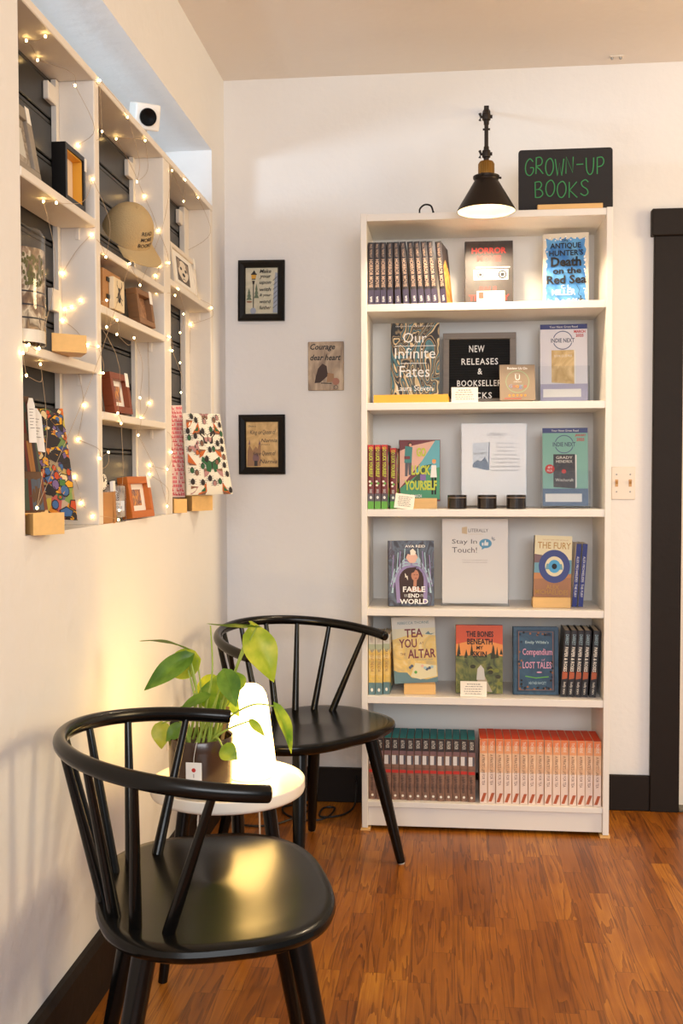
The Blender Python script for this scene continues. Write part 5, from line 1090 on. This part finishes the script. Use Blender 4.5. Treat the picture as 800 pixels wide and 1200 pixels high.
pouch('padded pouch in bright multicoloured comic fabric with a white tag', (-0.062, -1.688, 1.098), (0.025, -1.575, 1.085), (-0.004, -1.575, 1.318), (-0.085, -1.680, 1.312), 0.012, COMIC, art_comic, tags=True, tagpos=(0.40, 0.60), tagw=0.034)
SHELFF = mat('fabric_brown', (96, 70, 50), 0.8)
def art_books(pp):
    cs = [mat('bk%d' % i, c, 0.8) for i, c in enumerate(((120, 66, 44), (84, 92, 104), (160, 110, 60), (104, 44, 36), (70, 84, 70), (180, 140, 96), (60, 50, 52)))]
    for r_ in range(3):
        v0 = 0.03+r_*0.325; u = 0.02; pp.poly([(0, v0-0.035), (1, v0-0.035), (1, v0), (0, v0)], OAK)
        while u < 0.97:
            w_ = 0.045+0.04*rnd.random(); pp.poly([(u, v0), (min(1, u+w_), v0), (min(1, u+w_), v0+0.24+0.04*rnd.random()), (u, v0+0.26)], rnd.choice(cs)); u += w_+0.005
pouch('padded pouch printed with brown shelves of old books and a white tag', (-0.070, -1.776, 1.104), (0.004, -1.680, 1.104), (-0.030, -1.686, 1.335), (-0.086, -1.760, 1.335), 0.010, SHELFF, art_books, tags=True, tagpos=(0.86, 0.60), tagw=0.016)
PINKF = mat('fabric_pale_pink', (236, 206, 200), 0.8)
def art_letters(pp):
    rr = mat('fabric_red', (206, 52, 74), 0.8); r2 = mat('fabric_rose', (226, 120, 130), 0.8)
    for j in range(22):
        u = 0.02
        while u < 0.96:
            w_ = 0.03+0.06*rnd.random(); v = 0.02+j*0.0445
            q = rnd.random()
            if q < 0.55: pp.poly([(u, v), (u+w_, v), (u+w_, v+0.012), (u, v+0.012)], rr); pp.poly([(u, v), (u+0.02, v), (u+0.02, v+0.034), (u, v+0.034)], rr)
            elif q < 0.85: pp.poly([(u, v), (u+w_, v), (u+w_, v+0.03), (u, v+0.03)], r2)
            u += w_+0.018
pouch('padded pouch in pink and red lettered fabric beside the insect pouch', (-0.078, -0.633, 1.112), (-0.015, -0.532, 1.108), (-0.023, -0.532, 1.392), (-0.084, -0.630, 1.386), 0.008, PINKF, art_letters)
OFFW = mat('fabric_off_white', (228, 222, 206), 0.8)
def art_moths(pp):
    O_, G_, D_, P_, B_ = (mat(n, c, 0.8) for n, c in (('moth_orange', (190, 98, 44)), ('moth_green', (44, 96, 62)), ('moth_dark', (44, 38, 38)), ('moth_pink', (176, 130, 128)), ('moth_brown', (128, 92, 74))))
    def wing(u, v, s, a, c1, c2):
        for sg in (-1, 1):
            ca, sa_ = math.cos(a), math.sin(a)
            def R_(x, y): x *= sg; return (u+(x*ca-y*sa_)*s*1.3, v+(x*sa_+y*ca)*s*0.8)
            pp.poly([R_(0.05, 0.3), R_(0.9, 0.75), R_(1.0, 0.35), R_(0.5, -0.05), R_(0.05, 0.0)], c1); pp.poly([R_(0.05, 0.05), R_(0.6, 0.0), R_(0.55, -0.5), R_(0.2, -0.6), R_(0.05, -0.2)], c2); pp.poly([R_(0.4, 0.38), R_(0.75, 0.55), R_(0.7, 0.38), R_(0.45, 0.2)], D_)
        pp.poly([(u-0.012, v-0.5*s*0.6), (u+0.012, v-0.5*s*0.6), (u+0.012, v+0.4*s*0.6), (u-0.012, v+0.4*s*0.6)], D_)
    def beetle(u, v, c, a=0.0, s=1.25):
        for k in (-1, 0, 1):
            for sg in (-1, 1): pp.poly([(u+sg*0.01, v+k*0.015-0.002), (u+sg*0.065*s, v+k*0.03-0.002), (u+sg*0.065*s, v+k*0.03+0.002), (u+sg*0.01, v+k*0.015+0.002)], D_)
        pp.poly([(u+0.036*s*math.cos(2*PI*j/12), v+0.030*s*math.sin(2*PI*j/12)) for j in range(12)], D_); pp.poly([(u+0.030*s*math.cos(2*PI*j/12), v-0.003+0.0245*s*math.sin(2*PI*j/12)) for j in range(12)], c); pp.poly([(u+0.014*s*math.cos(2*PI*j/8), v+0.028*s+0.008*math.sin(2*PI*j/8)) for j in range(8)], D_)
    wing(0.55, 0.70, 0.165, 0, D_, D_); wing(0.55, 0.702, 0.12, 0, OFFW, P_); wing(0.55, 0.97, 0.10, 0, P_, B_); wing(0.57, 0.36, 0.18, 0, G_, G_); wing(0.22, 0.58, 0.10, 0.5, P_, P_)
    for u, v, sg in ((0.30, 0.80, 1), (0.80, 0.80, -1), (0.36, 0.06, 1), (0.82, 0.06, -1), (0.10, 0.42, -1)):
        pp.poly([(u-0.13*sg, v-0.06), (u+0.05*sg, v+0.09), (u+0.06*sg, v-0.02)], O_); pp.poly([(u-0.07*sg, v-0.02), (u+0.03*sg, v+0.04), (u+0.03*sg, v-0.02)], G_); pp.poly([(u-0.13*sg, v-0.06), (u+0.06*sg, v-0.02), (u+0.03*sg, v-0.06)], B_)
    for u, v, sg in ((0.36, 0.50, 1), (0.78, 0.50, -1), (0.12, 0.86, 1), (0.44, 0.26, 1), (0.75, 0.26, -1), (0.14, 0.05, 1)):
        pp.poly([(u-0.06*sg, v-0.05), (u-0.06*sg, v+0.06), (u+0.10*sg, v+0.05), (u+0.02*sg, v-0.02)], P_ if v in (0.26, 0.05) else O_); pp.poly([(u-0.06*sg, v+0.02), (u-0.06*sg, v+0.06), (u+0.10*sg, v+0.05)], B_)
    for u, v, c in ((0.52, 0.90, P_), (0.30, 0.915, O_), (0.78, 0.92, B_), (0.24, 0.72, G_), (0.38, 0.63, B_), (0.78, 0.63, B_), (0.26, 0.52, O_), (0.56, 0.55, INKG), (0.36, 0.35, G_), (0.88, 0.36, G_), (0.22, 0.27, B_), (0.34, 0.15, P_), (0.60, 0.14, P_), (0.88, 0.56, O_), (0.92, 0.75, G_), (0.92, 0.25, B_), (0.10, 0.70, G_), (0.95, 0.05, D_), (0.66, 0.80, G_), (0.44, 0.78, B_), (0.12, 0.30, G_), (0.12, 0.16, P_), (0.70, 0.40, B_), (0.46, 0.44, P_), (0.90, 0.46, B_), (0.90, 0.66, P_), (0.10, 0.56, B_), (0.20, 0.96, G_), (0.88, 0.95, P_), (0.50, 0.20, G_), (0.72, 0.16, G_), (0.08, 0.78, O_), (0.66, 0.56, G_), (0.92, 0.86, O_)): beetle(u, v, c)
pouch('padded off white pouch printed with moths and beetles at the right bay', (0.0, -0.569, 1.116), (0.122, -0.469, 1.117), (0.082, -0.471, 1.368), (-0.011, -0.569, 1.366), 0.013, OFFW, art_moths)
wedge('pale wooden wedge block under the pink and red lettered pouch', [(-0.005, -0.700), (0.022, -0.655), (-0.030, -0.595), (-0.070, -0.640)], NZ0, 0.041, 1.0)
wedge('orange toned wooden block under the moth printed pouch', [(0.010, -0.545), (0.055, -0.462), (-0.010, -0.400), (-0.055, -0.45)], NZ0, 0.047, 1.0)
o = thing('glass_votive', 'small clear glass between the two wooden blocks at the right bay', 'glass', (-0.035, -0.56, NZ0)); m = MB(); m.lathe([(0.0, 0.0), (0.022, 0.0), (0.024, 0.004), (0.024, 0.04), (0.022, 0.04), (0.022, 0.006), (0.0, 0.005)], CLEAR, 24); m.build('cup', o)

# cap
o = thing('baseball_cap', 'khaki baseball cap lettered READ MORE BOOKS on the shelf', 'cap', (0, 0, 0))
KH = mat('khaki_cotton', (186, 160, 116), 0.9, bump=0.25, bs=260, var=0.06, vs=18); KHL = mat('khaki_lining', (206, 180, 120), 0.9)
# local cap: crown opens to -Z, brim to +X
cr_ = 0.080; NR, NS = 12, 40
def crown(r0, f=1.0):
    vs = []; fs = []
    for i in range(NR+1):
        ph = (PI/2)*(i/NR)
        for k in range(NS):
            a = 2*PI*k/NS; rr = math.cos(ph)**0.75 if i < NR else 0.0
            vs.append((r0*1.08*rr*math.cos(a)*f, r0*rr*math.sin(a)*f, 0.105*math.sin(ph)**1.05*f+0.004*math.cos(3*a)*rr*(1-rr)))
    for i in range(NR):
        for k in range(NS): fs.append((i*NS+k, i*NS+(k+1) % NS, (i+1)*NS+(k+1) % NS, (i+1)*NS+k))
    return vs, fs
vs, fs = crown(cr_); m = MB(); m.add(vs, fs, KH, True)
vs2, fs2 = crown(cr_, 0.965); m.add(vs2, [f[::-1] for f in fs2], KHL, True)
n0 = NS; m.add([vs[k] for k in range(NS)]+[vs2[k] for k in range(NS)], [(k, NS+k, NS+(k+1) % NS, (k+1) % NS) for k in range(NS)], KH)
m.keepn = True
# lettering wrapped over the crown front
for li, wd in enumerate(('READ', 'MORE', 'BOOKS')):
    tv, tf, asp = text_geo(wd, 0.0, 0.01)
    pts = []
    for x, y in tv:
        wd_ang = 0.60 if wd != 'BOOKS' else 0.72
        az = (x-0.5)*wd_ang-0.05; ph = 0.62-0.20*li+0.125*(y-0.5)
        rr = math.cos(ph)**0.75; pts.append((1.012*cr_*1.08*rr*math.cos(az), 1.012*cr_*rr*math.sin(az), 1.012*0.105*math.sin(ph)**1.05))
    m.add(pts, tf, INK)
m.build('crown', o)
m = MB(); m.lathe([(0.0, 0.1085), (0.006, 0.107), (0.0075, 0.104)], KH, 12); m.build('top_button', o)
# brim
m = MB(); NB = 16; vs = []; fs = []
for i in range(NB+1):
    a = -1.15+2.3*i/NB; ca, sa_ = math.cos(a), math.sin(a)
    for j in range(6):
        t_ = j/5; ext = 0.068*math.cos(a*0.95)**0.8*t_; x = cr_*1.08*ca+ext; y = cr_*sa_*(1-0.04*t_); z_ = -0.002-0.010*t_-2.6*(y*y)*(0.4+0.6*t_)+0.005
        vs.append((x, y, z_))
nb = len(vs); vs = vs+[(x, y, z_-0.003) for x, y, z_ in vs]
for i in range(NB):
    for j in range(5): a = i*6+j; q = (a, a+6, a+7, a+1); fs.append(q); fs.append(tuple(nb+k for k in q[::-1]))
for i in range(NB): a = i*6+5; fs.append((a, a+6, nb+a+6, nb+a))
m.add(vs, fs, KH, True); m.build('brim', o)
ax_c = Vector((0.52, -0.54, 0.66)).normalized()         # crown axis
ax_b = Vector((0.56, -0.02, -0.82)); ax_b = (ax_b-ax_c*ax_b.dot(ax_c)).normalized()  # brim direction
ay = ax_c.cross(ax_b)
Mc = Matrix((ax_b, ay, ax_c)).transposed().to_4x4(); Mc.translation = Vector((-0.020, -1.075, SB['C']+0.084))
o.matrix_world = Mc @ Matrix.Scale(0.78, 4)

WOODM = mat('walnut_frame', (134, 94, 58), 0.5, var=0.15, vs=16, stretch=(1, 1, 6)); WOODO = mat('orange_wood', (190, 104, 36), 0.4, var=0.1, vs=16, stretch=(1, 1, 6)); WOODR = mat('red_brown_wood', (128, 60, 30), 0.4, var=0.1, vs=16, stretch=(1, 1, 6)); TANW = mat('tan_wood', (172, 122, 70), 0.5, var=0.12, vs=14, stretch=(1, 1, 6))
CRE = mat('mat_cream', (228, 210, 176), 0.7)
def art_bug(p):
    p.oval(0.5, 0.42, 0.15, INK, rv=0.18); p.oval(0.5, 0.64, 0.09, INK, rv=0.08)
    for s_ in (-1, 1):
        p.stroke([(0.5+s_*0.08, 0.66), (0.5+s_*0.22, 0.78), (0.5+s_*0.2, 0.92)], 0.0026, INK); p.stroke([(0.5+s_*0.12, 0.42), (0.5+s_*0.3, 0.36)], 0.002, INK); p.stroke([(0.5+s_*0.12, 0.32), (0.5+s_*0.27, 0.2)], 0.002, INK)
# hinged tan box with a cream insect print on its front
o = panel('wooden_box', 'tan wooden box with a cream insect print on its front', 'box', -1.300, -1.165, -0.008, SB['D']+0.0006, 0, 0, 0, 0)
m = MB(); m.box(-0.066, 0.066, 0.0, 0.07, 0, 0.092, TANW, 0.0015); m.build('case', o)
m = MB(); m.box(-0.028, 0.052, -0.013, -0.0005, 0.002, 0.078, CRE, 0.001); p = Plane(m, (-0.028, -0.013, 0.002), (1, 0, 0), (0, 0, 1), 0.08, 0.076); art_bug(p); m.build('print_block', o)
for zz in (0.024, 0.064):
    m = MB(); m.box(-0.046, -0.026, -0.003, -0.0004, zz, zz+0.010, BLACKF, 0.0005); m.build('clasp', o)
o = thing('photo_block', 'small dark printed block behind the tan insect box', 'picture', (-0.055, -1.115, SB['D']), PI/2, 'picture frames in the window shelves'); m = MB(); m.box(-0.03, 0.03, 0, 0.012, 0, 0.098, BLACKF, 0.001); p = Plane(m, (-0.03, 0, 0), (1, 0, 0), (0, 0, 1), 0.06, 0.098); p.rect(0.1, 0.45, 0.9, 0.92, STONE); m.build('block', o)
wood_frame('walnut frame with a brown print on the shelf under the cap', -1.020, -0.905, 0.0, SB['D']+0.0005, 0.093, 0.015, 0.030, WOODM, ramp_mat('art_copper', 'noise', [(0.3, (120, 80, 56)), (0.7, (190, 146, 110))], 40), lambda p: None, lean=7, yaw=-4, tagged=True)
wood_frame('red brown frame with a dusk print on the third shelf of the middle bay', -1.245, -1.128, 0.004, SB['E']+0.0005, 0.098, 0.016, 0.026, WOODR, PAPER, lambda p: p.rect(0.2, 0.2, 0.8, 0.8, DUSK), lean=8, yaw=-4, tagged=True)
wood_frame('orange wood frame with a dusk print on the sill of the middle bay', -1.142, -0.985, 0.014, NZ0+0.0005, 0.106, 0.018, 0.028, WOODO, PAPER, lambda p: p.rect(0.2, 0.2, 0.8, 0.8, DUSK), lean=8, yaw=-4, tagged=True)
# bookmark leaning behind the red brown frame
o = panel('bookmark', 'tall pale printed bookmark leaning behind the red brown frame', 'bookmark', -1.225, -1.165, -0.052, SB['E']+0.0005, 0, 0, 8)
m = MB(); m.box(-0.026, 0.026, 0, 0.0012, 0, 0.152, PAPER); p = Plane(m, (-0.026, 0, 0), (1, 0, 0), (0, 0, 1), 0.052, 0.152); p.lines(['ONE', 'MORE', 'CHAPTER'], 0.15, 0.72, 0.85, 0.92, INKG); p.rect(0.1, 0.05, 0.9, 0.6, PINKP); m.build('card_sheet', o)
# glass votive wrapped in birch print
o = thing('candle_glass', 'square clear candle glass with a birch bark wrap on the sill', 'candle', (-0.028, -1.205, NZ0), math.radians(20))
BIRCH = ramp_mat('art_birch', 'noise', [(0.3, (96, 78, 66)), (0.5, (180, 164, 146)), (0.7, (224, 212, 196))], 40, 0.4, stretch=(2.2, 2.2, 0.6))
m = MB(); m.box(-0.036, 0.036, -0.036, 0.036, 0, 0.092, CLEAR, 0.004, 2); m.build('glass', o)
m = MB(); m.box(-0.0335, 0.0335, -0.0335, 0.0335, 0.012, 0.088, BIRCH, 0.003, 2); p = Plane(m, (-0.0335, -0.0338, 0.012), (1, 0, 0), (0, 0, 1), 0.067, 0.076); p.rect(0.35, 0.2, 0.98, 0.52, PAPER); p.lines(['BIRCH', 'CANDLE'], 0.45, 0.28, 0.9, 0.45, INKG); m.build('wax_wrap', o)
# little clock on wooden block at the left of the sill
o = thing('desk_clock', 'tiny round white desk clock on a tan wooden block at the sill', 'clock', (-0.020, -1.302, NZ0), PI/2-0.1)
m = MB(); m.box(-0.028, 0.028, -0.02, 0.02, 0, 0.074, TANW, 0.002); m.build('block', o)
m = MB(); m.lathe([(0.0, -0.008), (0.020, -0.008), (0.023, -0.006), (0.023, 0.006), (0.0, 0.006)], BLACKF, 24, (0.0, 0.0, 0.098), ax='y'); m.build('case', o)
m = MB(); m.lathe([(0.0, -0.0092), (0.0185, -0.009), (0.0185, -0.0083)], CARD, 24, (0.0, 0, 0.098), ax='y'); m.tube([(0, -0.0098, 0.098), (0.008, -0.0098, 0.107)], 0.001, INK, 5); m.tube([(0, -0.0098, 0.098), (-0.003, -0.0098, 0.111)], 0.001, INK, 5)
for k in range(12): a = PI*k/6; m.box(0.015*math.cos(a)-0.001, 0.015*math.cos(a)+0.001, -0.0098, -0.0088, 0.098+0.015*math.sin(a)-0.001, 0.098+0.015*math.sin(a)+0.001, INK)
m.build('dial', o)
o = thing('wooden_easel', 'slim tan wooden strip with a white tip beside the tiny clock', 'stick', (0.000, -1.262, NZ0), PI/2, None, roll=math.radians(-6)); m = MB(); m.box(-0.008, 0.008, -0.004, 0.004, 0, 0.075, TANW, 0.001); m.build('strip', o); m = MB(); m.box(-0.008, 0.008, -0.0045, 0.0045, 0.0755, 0.100, PAPER, 0.001); m.build('tip', o)
# dog portrait
def art_dog(p):
    p.rect(0.22, 0.14, 0.78, 0.86, mat('dog_backdrop', (96, 88, 84), 0.7)); W1 = mat('dog_cream', (226, 214, 198), 0.7); D1_ = mat('dog_grey', (150, 134, 122), 0.7)
    p.oval(0.50, 0.52, 0.235, W1, rv=0.30); p.poly([(0.24, 0.56), (0.26, 0.78), (0.34, 0.82), (0.38, 0.70), (0.30, 0.52)], D1_); p.poly([(0.76, 0.56), (0.74, 0.78), (0.66, 0.82), (0.62, 0.70), (0.70, 0.52)], D1_)
    p.oval(0.50, 0.33, 0.14, W1, rv=0.14); p.oval(0.40, 0.56, 0.045, INK, rv=0.05); p.oval(0.61, 0.56, 0.045, INK, rv=0.05); p.oval(0.50, 0.40, 0.065, INK, rv=0.055); p.stroke([(0.50, 0.36), (0.50, 0.28), (0.43, 0.24)], 0.002, INK); p.stroke([(0.50, 0.28), (0.57, 0.24)], 0.002, INK)
wood_frame('white matted dog portrait on the shelf of the far right bay', -0.640, -0.345, -0.012, SB['F']+0.0005, 0.128, 0.014, 0.012, mat('frame_white', (226, 214, 198), 0.5), PAPER, art_dog, lean=6, tagged=True)

# camera on the top board
o = thing('security_camera', 'small white cube security camera with a black lens above the shelves', 'camera', (-0.028, -0.885, 2.0855))
aim = Vector((0.50, -0.80, -0.33)).normalized(); qM = aim.to_track_quat('Z', 'Y').to_matrix().to_4x4()
m = MB(); m.lathe([(0.0, 0.0), (0.022, 0.0), (0.022, 0.004), (0.008, 0.008), (0.007, 0.030)], WLAM, 20); m.build('base', o)
m = MB(); m.M = Matrix.Translation((0.006, -0.010, 0.062)) @ qM; m.box(-0.034, 0.034, -0.034, 0.034, -0.05, 0.028, WLAM, 0.006, 3); m.build('body', o)
m = MB(); m.M = Matrix.Translation((0.006, -0.010, 0.062)) @ qM; m.lathe([(0.0, 0.0305), (0.010, 0.031), (0.017, 0.0325), (0.0225, 0.0325), (0.0235, 0.028)], mat('lens_black', (8, 8, 9), 0.25, spec=0.25), 28); m.build('lens', o)

# ================================================================== FAIRY LIGHTS
BULBS = [(-0.01,-1.626,2.058),(-0.056,-1.611,2.058),(-0.072,-1.514,2.058),(0.006,-1.506,2.005),(0.006,-1.346,2.075),(-0.037,-1.377,1.922),(0.006,-1.621,1.729),(-0.02,-1.623,1.732),(-0.003,-1.377,1.845),(-0.008,-1.377,1.721),(-0.076,-1.377,1.637),(-0.072,-1.377,1.556),(-0.035,-1.377,1.575),(-0.056,-1.377,1.56),(-0.078,-1.377,1.531),(-0.021,-1.377,1.474),(0.006,-1.38,1.47),(0.006,-1.769,1.426),(0.006,-1.72,1.425),(0.006,-1.797,1.407),(0.006,-1.319,1.683),(0.006,-1.783,1.367),(-0.02,-1.65,1.402),(-0.043,-1.377,1.417),(-0.03,-1.377,1.338),(-0.046,-1.377,1.26),(0.006,-1.377,1.217),(-0.055,-1.377,1.175),(-0.041,-1.377,1.115),(-0.014,-1.377,1.085),(0.03,-1.80,1.119),(-0.054,-0.807,1.959),(-0.015,-0.807,1.863),(0.006,-0.772,1.779),(-0.014,-0.807,1.766),(0.006,-1.138,1.704),(-0.024,-0.807,1.737),(-0.022,-0.807,1.69),(0.006,-1.053,1.666),(0.006,-1.317,1.584),(0.006,-1.243,1.549),(0.006,-1.319,1.522),(0.006,-1.245,1.515),(0.006,-1.109,1.524),(-0.048,-0.807,1.585),(0.006,-0.77,1.57),(0.006,-0.602,1.996),(0.004,-0.41,2.058),(-0.078,-0.235,1.929),(0.006,-0.671,1.723),(-0.047,-0.235,1.772),(0.006,-0.24,1.736),(0.006,-0.71,1.698),(0.006,-0.614,1.659),(-0.069,-0.235,1.684),(0.006,-0.656,1.598),(0.006,-0.744,1.535),(0.006,-0.659,1.509),(-0.079,-0.235,1.555),(0.006,-0.652,1.422),(-0.082,-0.235,1.463),(-0.046,-0.807,1.381),(0.006,-1.064,1.377),(0.006,-1.347,1.413),(-0.07,-0.807,1.339),(0.006,-1.22,1.304),(0.006,-1.245,1.327),(0.006,-1.082,1.28),(0.006,-1.317,1.232),(-0.047,-0.807,1.206),(-0.047,-0.807,1.18),(0.006,-0.81,1.194),(0.006,-0.814,1.09),(0.03,-1.316,1.097),(0.03,-1.322,1.075),(0.006,-0.763,1.243),(0.006,-1.144,2.061),(-0.071,-0.996,2.058),(0.0,-0.974,2.058),(0.006,-1.335,1.964),(0.006,-1.07,1.924),(0.006,-0.73,2.05),(0.006,-0.58,2.065)]
o = thing('fairy_lights', 'string of warm fairy lights wound through the white window shelves', 'string lights', (0.004, -1.36, 2.09))
c0 = Vector(o.location)
FB = mat('fairy_bulb', (255, 226, 170), 0.4, emit=36, ec=(255, 208, 130)); WIREM = mat('thin_copper_wire', (186, 160, 128), 0.5, 0.2)
bm = bmesh.new(); bmesh.ops.create_icosphere(bm, subdivisions=2, radius=0.0023)
for v in bm.verts: v.co.z *= 1.35
mb = MB(); mb.bm(bm, FB, True); proto = mb.build('bulb', o); proto.location = Vector(BULBS[0])-c0
for q in BULBS[1:]:
    b_ = proto.copy(); COL.objects.link(b_); b_.parent = o; b_.location = Vector(q)-c0
m = MB(); left = [Vector(q) for q in BULBS]; cur = left.pop(0); rnd = random.Random(9)
while left:
    left.sort(key=lambda q: (q-cur).length); nx = left.pop(0); d = (nx-cur).length
    if True:
        mid = (cur+nx)/2+Vector((0.004, rnd.uniform(-0.012, 0.012), rnd.uniform(-0.03, 0.01)*min(1, d*6)))
        if mid.x > 0.003 or cur.x > 0 or nx.x > 0: mid.x = max(mid.x, 0.006 if d < 0.14 else 0.022)
        m.tube(smooth_pts([tuple(cur-c0), tuple(mid-c0), tuple(nx-c0)], 5), 0.0005, WIREM, 5)
    cur = nx
m.build('wire', o)
bpy.context.view_layer.update()
